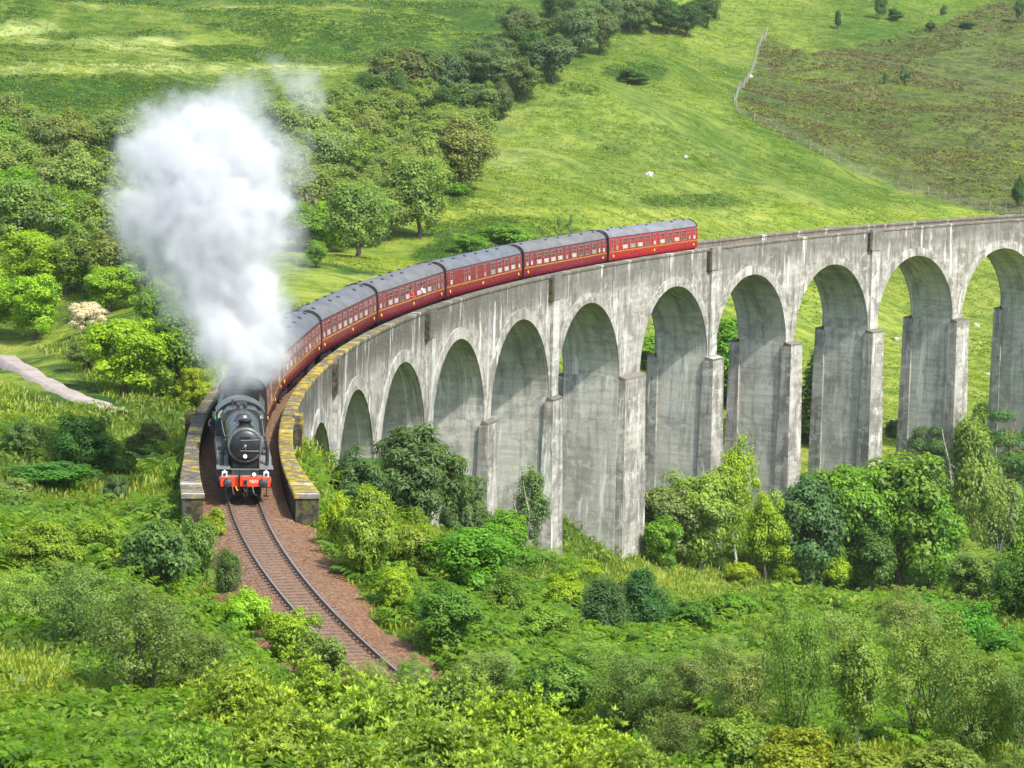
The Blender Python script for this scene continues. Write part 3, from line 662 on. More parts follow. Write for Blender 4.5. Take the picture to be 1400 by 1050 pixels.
for q in (-1, 1):
    mb = MB()   # running board with raised middle and sloped front
    poly = [(-4.35, 1.86), (2.9, 1.86), (4.35, 1.30), (4.40, 1.30), (4.40, 1.25), (4.33, 1.25), (2.9, 1.80), (-4.35, 1.80)]
    x0, x1 = sorted((q*.80, q*1.33)); mb.prism(poly, x0, x1, 0, axis='x')
    x0, x1 = sorted((q*1.30, q*1.335)); poly = [(-4.35, 1.803), (2.9, 1.803), (4.35, 1.245), (4.35, 1.09), (2.9, 1.62), (-4.35, 1.62)]; mb.prism(poly, x0+.037*q, x1+.037*q, 1, axis='x')
    part(mb, 'running_board', [FG, LB])
    mb = MB()   # cylinder casing under the slope, wide and square shouldered
    cyl = [(q*.70, .62), (q*1.28, .62), (q*1.37, .80), (q*1.37, 1.38), (q*1.30, 1.52), (q*.70, 1.52)]
    if q < 0: cyl = cyl[::-1]
    mb.prism(cyl, 3.45, 4.62, 0); cy = part(mb, 'cylinder', [LBM], bevel=.03)
    m2 = MB(); m2.lathe((q*1.02, 4.622, .98), (0, 1, 0), [(0, .30), (.05, .30), (.07, .2)], 20); m2.lathe((q*1.02, 4.622, 1.36), (0, 1, 0), [(0, .12), (.12, .11)], 14); part(m2, 'cylinder_cover', [LG], cy)
    m2 = MB(); m2.box(min(q*.72, q*1.40), max(q*.72, q*1.40), 3.4, 4.67, 1.522, 1.56); part(m2, 'cylinder_top', [FG], cy)
    mb = MB(); mb.tube([(q*.96, 4.1, 2.90), (q*1.0, 1.5, 2.92), (q*1.05, -2.3, 2.98)], .022, 6); part(mb, 'handrail', [MAT['steel']])
    mb = MB(); mb.box(min(q*.9, q*1.24), max(q*.9, q*1.24), -.55, .75, 1.863, 2.12); mb.box(min(q*.92, q*1.2), max(q*.92, q*1.2), 1.4, 2.1, 1.863, 2.02); part(mb, 'splasher', [LB], bevel=.04)
    mb = MB(); mb.tube([(q*.95, 3.9, 3.1), (q*1.12, 3.75, 2.4), (q*1.12, 3.6, 1.62)], [.07, .09, .10], 10); part(mb, 'steam_pipe', [LB])
    # connecting and coupling rods
    mb = MB(); mb.box(min(q*1.0, q*1.06), max(q*1.0, q*1.06), -3.3, 1.6, .68, .80); mb.box(min(q*1.08, q*1.13), max(q*1.08, q*1.13), -.9, 3.4, .84, .95); part(mb, 'side_rod', [MAT['steel']])
    mb = MB(); mb.box(min(q*.90, q*1.18), max(q*.90, q*1.18), 5.12, 5.36, .28, .32); mb.box(min(q*1.02, q*1.06), max(q*1.02, q*1.06), 5.2, 5.3, .32, .9); part(mb, 'front_step', [LBM])
mb = MB(); mb.box(-1.12, 1.12, 4.42, 5.42, 1.20, 1.245, 0); mb.box(-.60, .60, 4.02, 4.10, 1.247, 1.95, 1); part(mb, 'front_platform', [FG, LBM])
mb = MB(); mb.box(-.66, .66, 4.62, 4.67, 1.25, 1.50); mb.box(-.70, .70, 4.55, 4.70, 1.50, 1.545, 1); part(mb, 'inspection_panel', [LB, FG])
mb = MB(); mb.prism([(-.66, 1.25), (.66, 1.25), (.62, 2.0), (-.62, 2.0)], 3.0, 4.0); part(mb, 'smokebox_saddle', [LBM])
mb = MB(); mb.box(-1.22, 1.22, 5.42, 5.50, .80, 1.28); bb = part(mb, 'buffer_beam', [MAT['red_beam']], bevel=.015)
for q in (-1, 1):
    mb = MB(); mb.lathe((q*.87, 5.502, 1.04), (0, 1, 0), [(0, .20), (.06, .20), (.07, .13), (.40, .12), (.42, .09), (.52, .09), (.53, .20), (.57, .21), (.60, .18), (.605, .01)], 22); part(mb, 'buffer', [MAT['dark_steel']])
    mb = MB(); mb.box(q*1.02-.13, q*1.02+.13, 5.14, 5.36, 1.247, 1.50); mb.lathe((q*1.02, 5.362, 1.39), (0, 1, 0), [(0, .085), (.05, .085), (.055, .06)], 14, 1); mb.box(q*1.02-.04, q*1.02+.04, 5.21, 5.29, 1.50, 1.58); part(mb, 'head_lamp', [MAT['white_paint'], MAT['glass']], label='white front lamp on the platform end')
mb = MB(); mb.box(-.42-.12, -.42+.12, 5.10, 5.34, 1.247, 1.50); mb.lathe((-.42, 5.342, 1.38), (0, 1, 0), [(0, .10), (.05, .10), (.055, .08)], 14, 1); part(mb, 'head_lamp', [LBM, MAT['white_paint']], label='dark front lamp with a white lens')
mb = MB(); mb.tube([(.30, 5.56, .60), (.30, 5.60, 1.0), (.30, 5.56, 1.55), (.30, 5.62, 1.62), (.30, 5.74, 1.56), (.30, 5.72, 1.2)], .045, 8); part(mb, 'vacuum_pipe', [LBM])
mb = MB(); mb.box(-.09, .09, 5.502, 5.56, .92, 1.14); mb.tube([(0, 5.56, 1.03), (0, 5.72, 1.02), (0, 5.78, 1.08), (0, 5.74, 1.16)], .045, 8)
mb.tube([(.09*math.cos(a), 5.74, .82+.19*math.sin(a)) for a in np.linspace(0, 2*math.pi, 17)], .026, 6, cap=False)
mb.tube([(.075*math.cos(a), 5.70, .50+.17*math.sin(a)) for a in np.linspace(0, 2*math.pi, 17)], .026, 6, cap=False); mb.box(-.05, .05, 5.68, 5.76, .6, .72); part(mb, 'coupling', [MAT['dark_steel']])
mb = MB(); mb.tube([(-.36, 5.52, .80), (-.37, 5.60, .66), (-.44, 5.60, .42), (-.58, 5.58, .40)], .035, 7); part(mb, 'brake_hose', [LG]); mb = MB(); mb.tube([(.62, 5.50, .80), (.62, 5.56, .60), (.56, 5.56, .42)], .035, 7); part(mb, 'brake_hose', [LG])
mb = MB(); mb.tube([(.46, 5.52, .80), (.44, 5.57, .70), (.38, 5.57, .60)], .04, 7); part(mb, 'hose_end', [MAT['orange']])
for q in (-1, 1):
    mb = MB(); mb.box(q*.74-.05, q*.74+.05, 4.9, 5.35, .14, .75); part(mb, 'guard_iron', [LBM])
# digits on the beam, built from strokes
SEG = {'4': 'fgbc', '5': 'afgcd', '2': 'abged', '1': 'bc', '3': 'abgcd'}
mb = MB(); x = .20
for ch in '45231':
    L = {'a': (0, .08, .13, .145), 'g': (0, .08, .065, .08), 'd': (0, .08, 0, .015), 'f': (0, .018, .07, .145), 'b': (.062, .08, .07, .145), 'e': (0, .018, 0, .07), 'c': (.062, .08, 0, .075)}
    for k in SEG[ch]:
        a, b_, c_, d_ = L[k]; mb.box(x+a, x+b_, 5.5005, 5.504+.0007*'abcdefg'.index(k), .99+c_, .99+d_)
    x += .108
mb.v = [(-a, b_, c_) for a, b_, c_ in mb.v]; mb.f = [f[::-1] for f in mb.f]
part(mb, 'number', [MAT['white_paint']], bb)
mb = MB(); mb.box(-.55, .55, -4.3, 5.40, .75, 1.24); part(mb, 'frame', [LBM])
mb = MB()    # cab sides and front
mb.box(-1.30, -1.26, -6.1, -4.36, 1.35, 2.55); mb.box(1.26, 1.30, -6.1, -4.36, 1.35, 2.55)
for q in (-1, 1):
    mb.box(q*1.28-.02, q*1.28+.02, -4.75, -4.36, 2.55, 3.10); mb.box(q*1.28-.02, q*1.28+.02, -6.1, -5.75, 2.55, 3.10)
mb.prism([(-1.27, 1.35), (1.27, 1.35), (1.27, 3.1), (.95, 3.42), (.5, 3.62), (-.5, 3.62), (-.95, 3.42), (-1.27, 3.1)], -4.42, -4.36); mb.box(-1.26, 1.26, -6.1, -4.45, 1.3, 1.36)
cb = part(mb, 'cab', [LB])
mb = MB(); th_ = np.linspace(-1.02, 1.02, 15); arc = [(1.42*math.sin(t)*1.06, 2.42+1.36*math.cos(t)) for t in th_]; arc2 = [(a*.97, b_-.04) for a, b_ in arc][::-1]
mb.prism(arc+arc2, -6.25, -4.20, 0); part(mb, 'cab_roof', [LB])
for q in (-1, 1):
    mb = MB(); xq = q*1.06; mb.add([(xq-.13, -4.352, 2.80), (xq+.13, -4.352, 2.80), (xq+.13-.05*q*1.0, -4.352, 3.2), (xq-.13, -4.352, 3.26)], [(0, 1, 2, 3)] if True else [], 0); part(mb, 'cab_window', [MAT['pane_pale']], cb)
wd = wheel_mesh(.915, 'driving_wheel', 16); wb = wheel_mesh(.50, 'bogie_wheel', 9)
for y in (-2.9, -.8, 1.35):
    o = link('wheel', wd, loco); o.location = (0, y, .915)
for y in (2.75, 4.75):
    o = link('wheel', wb, loco); o.location = (0, y, .50)
place(loco, S_LF, S_LF+2*YF)
# tender
tend = empty('locomotive_tender', (0, 0, 0), 'black tender heaped with coal coupled behind the locomotive cab', 'tender')
mb = MB(); mb.prism([(-1.28, 1.3), (1.28, 1.3), (1.28, 2.55), (1.02, 3.0), (.98, 3.0), (.96, 2.7), (-.96, 2.7), (-.98, 3.0), (-1.02, 3.0), (-1.28, 2.55)], -3.3, 3.2); part(mb, 'tank', [LB], tend)
mb = MB(); rng = np.random.default_rng(4); nx2, ny2 = 14, 34; gx, gy = np.meshgrid(np.linspace(-.95, .95, nx2), np.linspace(-2.0, 3.1, ny2)); gz = 2.72+.55*(1-(gx/.97)**2)*np.clip((3.3-np.abs(gy-.6)*1.1)/2.2, 0, 1)+rng.normal(0, .07, gx.shape)
gz[:, 0] = gz[:, -1] = 2.71; idx = np.arange(nx2*ny2).reshape(ny2, nx2)
mb.add(np.stack([gx, gy, gz], -1).reshape(-1, 3), [tuple(r) for r in np.stack([idx[:-1, :-1], idx[:-1, 1:], idx[1:, 1:], idx[1:, :-1]], -1).reshape(-1, 4)], 0); part(mb, 'coal', [MAT['coal']], tend)
mb = MB(); mb.box(-1.25, 1.25, -3.35, 3.3, 1.0, 1.28); part(mb, 'frame', [LBM], tend)
mb = MB()
for q in (-1, 1): mb.box(q*.99-.04, q*.99+.04, 2.9, 3.24, 1.3, 3.15)
mb.box(-.95, .95, 3.202, 3.24, 1.3, 3.12); part(mb, 'front_plate', [MAT['cream']], tend)
for y in (-2.2, 0, 2.2): o = link('wheel', wb, tend); o.location = (0, y, .62); o.scale = (1, 1.26, 1.26)
place(tend, S_LF+12.35, S_LF+19.2)

# coaches
def side_prof():
    return [(1.36, 1.02), (1.40, 1.55), (1.405, 2.0), (1.385, 2.5), (1.34, 2.98), (1.30, 3.12)]
def roof_prof():
    a = [(1.30, 3.12), (1.20, 3.36), (1.02, 3.55), (.75, 3.70), (.4, 3.79), (0, 3.82)]
    return a
def window_mesh(w, h, z, pale, hook=True, name='window'):
    """one bodyside window, outside face at local x=0 looking to +x"""
    mb = MB(); f = .05
    mb.box(-.02, .022, -w/2, -w/2+f, z, z+h, 0); mb.box(-.02, .022, w/2-f, w/2, z, z+h, 0); mb.box(-.02, .022, -w/2+f, w/2-f, z, z+f, 0); mb.box(-.02, .022, -w/2+f, w/2-f, z+h-f, z+h, 0)
    mid = z+h*.55
    if h > .8: mb.box(-.01, .018, -w/2+f, w/2-f, z+h*.70, z+h*.70+.04, 0)
    mb.box(-.03, .006, -w/2+f, w/2-f, z+f, mid, pale); mb.box(-.03, .006, -w/2+f, w/2-f, mid, z+h-f, 1)
    mb.v = [(a-max(0, c_-2.0)*.055, b, c_) for a, b, c_ in mb.v]
    return mb.mesh(name, [MAT['frame_pale'], MAT['glass'], MAT['pane_pale'], MAT['pane_green'], MAT['pane_dark']])
MAT['frame_pale'] = paint('frame_pale', (.30, .16, .15), .5, .1, .1)
WIN = {(w, p): window_mesh(w, h, z, p) for w, h, z in ((1.15, .98, 1.94), (.55, 1.02, 1.92), (.42, .95, 1.95)) for p in (2, 3, 4)}
bogie = MB()
for q in (-1, 1):
    bogie.box(q*1.02-.07, q*1.02+.07, -1.75, 1.75, .50, .68); bogie.box(q*1.02-.16, q*1.02+.16, -.45, .45, .30, .50)
    for y in (-1.3, 1.3): bogie.box(q*1.02-.12, q*1.02+.12, y-.22, y+.22, .34, .62)
bogie.box(-1.0, 1.0, -.3, .3, .55, .85); bogie = bogie.mesh('bogie', [MAT['underframe']]); wc = wheel_mesh(.46, 'coach_wheel', 10)
ventm = MB(); ventm.lathe((0, 0, 0), (0, 0, 1), [(0, .10), (.06, .14), (.10, .14), (.13, .08), (.135, .01)], 12); ventm = ventm.mesh('roof_vent', [MAT['dark_steel']])
def coach(name, sf, sr, red, roofc, label, layout, vents, rng, group='red coaches of the train', cat='railway coach'):
    L = (sr-sf)-.72; hl_ = L/2; root = empty(name, (0, 0, 0), label, cat, group)
    sp = side_prof(); poly = sp+[(-a, b) for a, b in sp[::-1]]
    mb = MB(); mb.prism(poly, -hl_, hl_, 0, smooth=False); part(mb, 'body', [coachmat('coach_red', red)], root)
    for e in (-1, 1):
        mb = MB(); y0, y1 = sorted((e*(hl_+.002), e*(hl_+.010))); mb.prism(poly, y0, y1, 0); part(mb, 'end_panel', [MAT['gangway']], root)
    rp = roof_prof(); top = rp+[(-a, b) for a, b in rp[::-1][1:]]
    rm = roofmat('coach_roof', tuple(x*.36 for x in roofc)); mb = MB()
    rings = []; ysr = [-hl_, -hl_+.10, -hl_+.35, hl_-.35, hl_-.10, hl_]; scz = [.80, .94, 1, 1, .94, .80]
    vv = [(a, y, 3.123+(b-3.12)*k) for y, k in zip(ysr, scz) for a, b in top]; n = len(top)
    mb.add(vv, [(i*n+j, (i+1)*n+j, (i+1)*n+j+1, i*n+j+1) for i in range(len(ysr)-1) for j in range(n-1)], 0, smooth=True)
    mb.add(vv[:n], [tuple(range(n))], 0); mb.add(vv[-n:], [tuple(range(n))[::-1]], 0); rf = part(mb, 'roof', [rm], root)
    mb = MB()
    for q in (-1, 1): mb.tube([(q*1.325, -hl_+.02, 3.13), (q*1.325, hl_-.02, 3.13)], .035, 6)
    part(mb, 'gutter', [MAT['gangway']], rf)
    for e in (-1, 1):
        mb = MB(); ring = [(a*1.012, e*(hl_+.012), b+.02) for a, b in top]; mb.tube(ring, .055, 6); part(mb, 'end_rim', [MAT['gangway']], rf)
    mb = MB(); mb.box(-1.2, 1.2, -hl_+.1, hl_-.1, .80, 1.017); mb.box(-1.1, 1.1, -2.6, -.9, .42, .80); mb.box(-1.1, 1.1, .5, 2.9, .46, .80)
    mb.tube([(1.05, -4.5, .8), (1.05, -2.4, .40), (1.05, 2.4, .40), (1.05, 4.5, .8)], .04, 5); mb.tube([(-1.05, -4.5, .8), (-1.05, -2.4, .40), (-1.05, 2.4, .40), (-1.05, 4.5, .8)], .04, 5); part(mb, 'underframe', [MAT['underframe']], root)
    for e in (-1, 1):
        b_ = link('bogie', bogie, root); b_.location = (0, e*(hl_-2.75), 0)
        for y in (-1.3, 1.3): w_ = link('wheel', wc, b_); w_.location = (0, y, .46)
        mb = MB(); y0, y1 = sorted((e*(hl_+.014), e*(hl_+.34))); mb.box(-.50, .50, y0, y1, 1.05, 3.05); part(mb, 'gangway', [MAT['gangway']], root, bevel=.05)
        for x in (-.87, .87):
            mb = MB(); mb.lathe((x, e*(hl_+.014), 1.05), (0, e, 0), [(0, .10), (.25, .09), (.26, .22), (.30, .22)], 14); part(mb, 'buffer', [MAT['dark_steel']], root)
    for q in (-1, 1):
        mb = MB(); x0, x1 = sorted((q*1.407, q*1.417)); mb.box(x0, x1, -hl_+.05, hl_-.05, 1.74, 1.83)
        for y in (-hl_+.9, hl_-.9):
            mb.lathe((q*1.395, y, 1.40), (q, 0, 0), [(0, .12), (.022, .12)], 14, 1)
        if rng.random() < .6: mb.lathe((q*1.396, rng.uniform(-1, 1), 1.42), (q, 0, 0), [(0, .12), (.022, .12)], 14, 1)
        part(mb, 'lining', [MAT['gold_line'], MAT['yellow']], root)
        for y, w in layout:
            o = link('window', WIN[(w, int(rng.choice([2, 2, 3, 4])))], root); o.location = (q*1.404, y*hl_/9.75, 0); o.rotation_euler = (0, 0, 0 if q > 0 else math.pi)
    for y, x in vents:
        o = link('roof_vent', ventm, root); zv = float(np.interp(abs(x), [a for a, b in rp[::-1]], [b for a, b in rp[::-1]])); o.location = (x, y*hl_/9.75, zv-.02); o.rotation_euler = (0, x*.5, 0)
    place(root, sf+.36-.36, sr)
    return root
G1 = 1.15; D1 = .55; T1 = .42
OPEN = [(-9.0, D1), (-7.9, T1)]+[(-6.6+1.62*i, G1) for i in range(4)]+[(0.0, D1)]+[(1.55+1.62*i, G1) for i in range(4)]+[(8.1, T1), (9.1, D1)]
COMP = [(-9.1, D1)]+[(-7.6+1.9*i, G1) for i in range(9)]+[(9.1, D1)]
BRAKE = [(-9.0, D1), (-7.3, G1), (-5.5, G1), (-3.7, G1), (-1.9, G1), (.2, D1), (2.4, T1), (4.2, D1), (5.2, D1), (8.6, D1)]
rng = np.random.default_rng(11)
def vent_rows(r, a=4, b=6):
    return [(y, x) for y in np.linspace(-8.4, 8.4, a+b-3) for x in ((-.45, .45) if r.random() < .55 else (.5 if r.random() < .5 else -.5,))]
E_ = [117.4-20.4*i for i in range(7)]
CO = [('last coach, brightest red with pale grey roof, at the tail of the train', (.30, .008, .018), (.42, .44, .47), OPEN),
      ('crimson coach with brownish grey roof, second from the tail of the train', (.17, .004, .022), (.36, .36, .35), OPEN),
      ('red coach with blue grey roof and few windows, third from the tail', (.17, .004, .016), (.31, .335, .375), BRAKE),
      ('dull red coach with brown grey roof, fourth from the tail, passengers leaning out', (.15, .004, .017), (.34, .34, .335), OPEN),
      ('dull red coach with slate grey roof, second visible from the steam', (.14, .004, .016), (.32, .33, .34), COMP),
      ('red coach with dark slate roof, half hidden by the white steam', (.14, .004, .016), (.28, .295, .315), COMP)]
for i, (lab, red, rc, lay) in enumerate(CO):
    coach('railway_coach', E_[i+1], E_[i], red, rc, lab, lay, vent_rows(rng), rng)
coach('luggage_van', -21.3, E_[6], (.075, .010, .013), (.20, .22, .25), 'brownish red van between the tender and the coaches, in the steam', [(-6.5, D1), (-5.6, D1), (4.0, D1), (5.0, D1), (8.0, T1)], [(-4, 0), (4, 0)], rng, cat='railway van')

# people leaning out of the train
def person(loc, fwd, label, cloth, hairm, arm=False):
    """upper body leaning out of a window; fwd is the direction it looks (unit, plan)"""
    f = np.array([*fwd, 0.]); r = np.array([f[1], -f[0], 0.]); u = np.array([0, 0, 1.]); L = np.array(loc, float)
    W_ = lambda a, b, c_: L+r*a+f*b+u*c_
    me = bpy.data.meshes.new('person'); vs_ = []; ed = []; rd = []
    def chain(pts, rr, start=None):
        prev = start
        for p_, q in zip(pts, rr):
            vs_.append(p_-L); rd.append(q); i = len(vs_)-1
            if prev is not None: ed.append((prev, i))
            prev = i
        return prev
    chain([W_(0, -.30, -.72), W_(0, -.22, -.38), W_(0, -.05, -.12), W_(0, .03, .02), W_(0, .07, .10), W_(0, .10, .20), W_(0, .11, .30)], [.16, .15, .17, .07, .065, .10, .085])
    chain([W_(.19, -.03, -.10), W_(.26, .08, -.34), W_(.20, .30, -.36), W_(.19, .38, -.35)], [.07, .055, .042, .04], 2)
    if arm: chain([W_(-.19, -.03, -.10), W_(-.32, .16, -.12), W_(-.40, .36, .04), W_(-.42, .43, .08)], [.07, .055, .042, .04], 2)
    else: chain([W_(-.19, -.03, -.10), W_(-.26, .08, -.34), W_(-.20, .30, -.36), W_(-.19, .38, -.35)], [.07, .055, .042, .04], 2)
    me.from_pydata(vs_, ed, []); tmp = bpy.data.objects.new('tmp', me); C.objects.link(tmp)
    sk = tmp.modifiers.new('s', 'SKIN')
    for i, v in enumerate(me.skin_vertices[0].data): v.radius = (rd[i], rd[i]); v.use_root = i == 0
    tmp.modifiers.new('u', 'SUBSURF').levels = 2; tmp.modifiers['u'].render_levels = 2
    dg = bpy.context.evaluated_depsgraph_get(); m2 = bpy.data.meshes.new_from_object(tmp.evaluated_get(dg)); bpy.data.objects.remove(tmp)
    m2.materials.clear(); m2.materials.append(MAT['skin']); m2.materials.append(MAT[cloth])
    for p_ in m2.polygons:
        c_ = np.array(p_.center); hand = (c_@f > .31 and c_[2] < .15); p_.material_index = 0 if (c_[2] > .035 and not (abs(c_@r) > .15) or hand) else 1; p_.use_smooth = True
    o = link('person', m2); o.location = L; tag(o, label, 'person')
    hm = MB(); hm.lathe((0, 0, 0), (0, 0, 1), [(-.02, .10), (.06, .118), (.12, .10), (.155, .05), (.16, .01)], 14); h = hm.build('hair', [MAT[hairm]], o); h.location = tuple(f*.075+u*.225)
    fm = MB()
    for sx in (-.035, .035): fm.lathe(tuple(f*.185+r*sx+u*.24), tuple(f), [(0, .014), (.02, .01)], 8, 1)
    fm.lathe(tuple(f*.19+u*.205), tuple(f), [(0, .022), (.03, .012)], 8, 0); fm.box(-.03, .03, -.004, .004, -.004, .004, 1) if False else None
    fm.build('face', [MAT['skin'], MAT['hair']], o)
    return o
def on_train(s, off, z): return cv(s, off, z)
tg = lambda s: (-math.sin(s/RAD), -math.cos(s/RAD))
person(on_train(S_LF+11.3, -1.36, 2.66), tg(S_LF+11.3), 'person in dark clothes leaning out of the locomotive cab with a green flag', 'dark_cloth', 'hair', True)
fp = on_train(S_LF+10.6, -1.25, 2.80)
mb = MB(); nxf = 8
gv = [(.0+.36*i/nxf*.2, -.03-.05*i, .30-.42*j/5+.02*math.sin(i*1.3)+.0) for j in range(6) for i in range(nxf+1)]
gv = [(.04*math.sin(i*1.1+j*.3), -.045*i, .34-.075*j-.01*i) for j in range(6) for i in range(nxf+1)]
mb.add(gv, [(j*(nxf+1)+i, j*(nxf+1)+i+1, (j+1)*(nxf+1)+i+1, (j+1)*(nxf+1)+i) for j in range(5) for i in range(nxf)], 0, smooth=True)
fl = mb.build('flag', [MAT['green_cloth']]); sl = fl.modifiers.new('t', 'SOLIDIFY'); sl.thickness = .006
fl.location = fp; tag(fl, 'small bright green flag held out beside the locomotive cab', 'flag')
mb = MB(); mb.tube([(0, .02, -.25), (0, .02, .36)], .012, 6); mb.build('pole', [MAT['fence_wood']], fl)
for s, lab, cl, hr in ((E_[3]-7.6, 'dark haired person in pale top leaning out of the fourth coach from the tail', 'white_cloth', 'hair'),
                       (E_[4]+9.6, 'person in red top leaning out of a coach window, dark hair', 'red_cloth', 'hair')):
    nrm = (math.cos(s/RAD), -math.sin(s/RAD)); t_ = tg(s); fv = np.array([nrm[0]*.8+t_[0]*.6, nrm[1]*.8+t_[1]*.6]); fv /= np.linalg.norm(fv)
    person(on_train(s, 1.58, 2.42), tuple(fv), lab, cl, hr)

# ------------------------------------------------------------------ vegetation
def leaves(c, nrm, size, asp, rng, tint, droop=None, fold=.18):
    """diamond leaves: c (n,3) centres, nrm (n,3), size (n,), asp width/length; droop: preferred long axis (n,3)"""
    n = len(c); nrm = nrm/(np.linalg.norm(nrm, axis=1)[:, None]+1e-9)
    t = rng.normal(size=(n, 3)) if droop is None else droop+rng.normal(size=(n, 3))*.35
    t = t-(t*nrm).sum(1)[:, None]*nrm; t /= np.linalg.norm(t, axis=1)[:, None]+1e-9; b = np.cross(nrm, t)
    L = size[:, None]*.5; Wd = L*asp
    V = np.stack([c-t*L, c+b*Wd+nrm*L*fold, c+t*L-nrm*L*fold*.4, c-b*Wd+nrm*L*fold], 1).reshape(-1, 3)
    return V, np.arange(4*n).reshape(n, 4), tint
def merge(parts):
    V = []; F = []; T = []; b = 0
    for v, f, t in parts: V.append(v); F.append(f+b); T.append(t); b += len(v)
    return np.concatenate(V), np.concatenate(F), np.concatenate(T)
def rdir(rng, n, up=0.):
    d = rng.normal(size=(n, 3)); d[:, 2] += up; return d/np.linalg.norm(d, axis=1)[:, None]
def blob_crown(rng, rx, rz, zc, nb, per, leaf, asp=.6, rb=(.22, .38), up=.35, lobes=.25, flat=.8, airy=.0, droopy=0., tintvar=1.0, ztop=.0):
    """foliage clumps set through and round an uneven crown"""
    ph = rng.uniform(0, 6.28, 6)
    d = rdir(rng, nb, .25); az = np.arctan2(d[:, 1], d[:, 0])
    env = 1+lobes*(np.sin(2*az+ph[0])*.5+np.sin(3*az+ph[1])*.5+np.sin(5*d[:, 2]+ph[2])*.5+np.sin(4*az+4*d[:, 2]+ph[3])*.4)
    rad = rng.uniform(.35, 1, nb)**.55*(1-.24)
    narrow = 1-ztop*np.clip(d[:, 2], 0, 1)
    cb = d*(rad*env)[:, None]*np.stack([rx*narrow, rx*narrow, np.full(nb, rz)], 1); cb[:, 2] += zc
    br = rng.uniform(*rb, nb)*rx
    pr = []
    ct = rng.uniform(0, 1, nb)
    n = nb*per; k = np.repeat(np.arange(nb), per)
    dd = rdir(rng, n, up); rr = np.where(rng.random(n) < .8, rng.uniform(.72, 1.06, n), rng.uniform(.2, .8, n))
    lum = 1+.3*np.sin(dd[:, 0]*5+ph[4]+k)*np.sin(dd[:, 1]*5+ph[5])
    c = cb[k]+dd*(br[k]*rr*lum)[:, None]*np.array([1, 1, flat])
    if airy: 
        keep = rng.random(n) > airy*(.5+.5*np.sin(c[:, 0]*2.1/rx*2+ph[0])*np.sin(c[:, 2]*3/rz+ph[1])); c = c[keep]; dd = dd[keep]; k = k[keep]
    n = len(c); out = (c-np.array([0, 0, zc]))/np.array([rx, rx, rz])
    nrm = dd*.75+out*.55+np.array([0, 0, .5])+rng.normal(size=(n, 3))*.30
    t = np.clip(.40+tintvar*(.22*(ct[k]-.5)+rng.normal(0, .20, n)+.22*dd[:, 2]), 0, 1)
    dr = None
    if droopy: dr = np.tile([0, 0, -1.], (n, 1))*droopy+out*.4
    return leaves(c, nrm, leaf*rng.uniform(.6, 1.35, n), asp, rng, t, dr), cb, br
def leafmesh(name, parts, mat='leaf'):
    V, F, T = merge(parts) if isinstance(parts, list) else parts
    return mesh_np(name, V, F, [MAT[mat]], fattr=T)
def trunkmesh(name, rng, h, r, tips, mat='bark', lean=.0, base=-.5, stems=1, spread=.3):
    mb = MB()
    for q in range(stems):
        a = rng.uniform(0, 6.28); x0 = math.cos(a)*spread*(stems > 1); y0 = math.sin(a)*spread*(stems > 1); ln = rng.normal(0, lean+.03, 2)
        if stems > 1: ln = ln+np.array([math.cos(a), math.sin(a)])*.22
        z = np.linspace(base, h, 7); pts = [(x0*.4+x0*max(0, v/h)+ln[0]*v+.03*h*math.sin(v*1.7+q), y0*.4+y0*max(0, v/h)+ln[1]*v+.03*h*math.cos(v*1.3+q), v) for v in z]
        rad = [r*(1.25-1.1*max(0, v)/h) if v > 0 else r*1.45 for v in z]; mb.tube(pts, [max(.012, x) for x in rad], 8)
        for tip in tips[q::stems]:
            k = rng.integers(2, 6); p0 = np.array(pts[k]); tip = np.array(tip); m_ = (p0+tip)/2+rng.normal(0, .05*h, 3)*[1, 1, .3]
            mb.tube([p0, m_, tip], [rad[k]*.5, rad[k]*.32, max(.008, rad[k]*.1)], 5)
    return mb.mesh(name, [MAT[mat]])
# prototypes: kind -> list of (foliage mesh, trunk mesh, nominal height, nominal width)
PROTO = {}
def proto(kind, fol, trk_, h, w): PROTO.setdefault(kind, []).append((fol, trk_, h, w))
def pick_tips(rng, cb, n): 
    return [tuple(x) for x in cb[rng.choice(len(cb), min(n, len(cb)), replace=False)]]
for i in range(6):      # wood trees seen from far off
    r = np.random.default_rng(100+i); zt = [.0, .3, .15, .35, .05, .2][i]
    L, cb, br = blob_crown(r, 3.5+.3*(i % 3), 4.5-.25*(i % 2), 5.0, 95, 190, .29, .66, (.20, .34), .5, .26, ztop=zt)
    proto('far', leafmesh('crown', L), trunkmesh('trunk', r, 7, .22, pick_tips(r, cb, 12)), 10.0, 8.2)
for i in range(4):      # broadleaf trees at middle distance
    r = np.random.default_rng(200+i)
    L, cb, br = blob_crown(r, 3.3, 3.9+.3*(i % 2), 4.2, 110, 150, .26, .62, (.16, .30), .45, .30, ztop=.15*(i % 3))
    proto('mid', leafmesh('crown', L), trunkmesh('trunk', r, 6, .20, pick_tips(r, cb, 16)), 8.6, 7.6)
for i in range(3):      # bushes of soft upright narrow leaves (willow)
    r = np.random.default_rng(300+i)
    L, cb, br = blob_crown(r, 2.6, 2.4, 2.1, 95, 175, .27, .30, (.16, .28), .7, .22)
    c, nn, f = L[0].reshape(-1, 4, 3), None, None
    proto('willow', leafmesh('foliage', L), trunkmesh('stem', r, 3, .09, pick_tips(r, cb, 14), stems=4), 4.9, 6.4)
for i in range(3):      # leafy bushes
    r = np.random.default_rng(350+i)
    L, cb, br = blob_crown(r, 1.7, 1.5, 1.45, 80, 150, .155, .62, (.17, .30), .5, .30)
    proto('bush', leafmesh('foliage', L), trunkmesh('stem', r, 1.9, .06, pick_tips(r, cb, 12), stems=3), 3.1, 4.2)
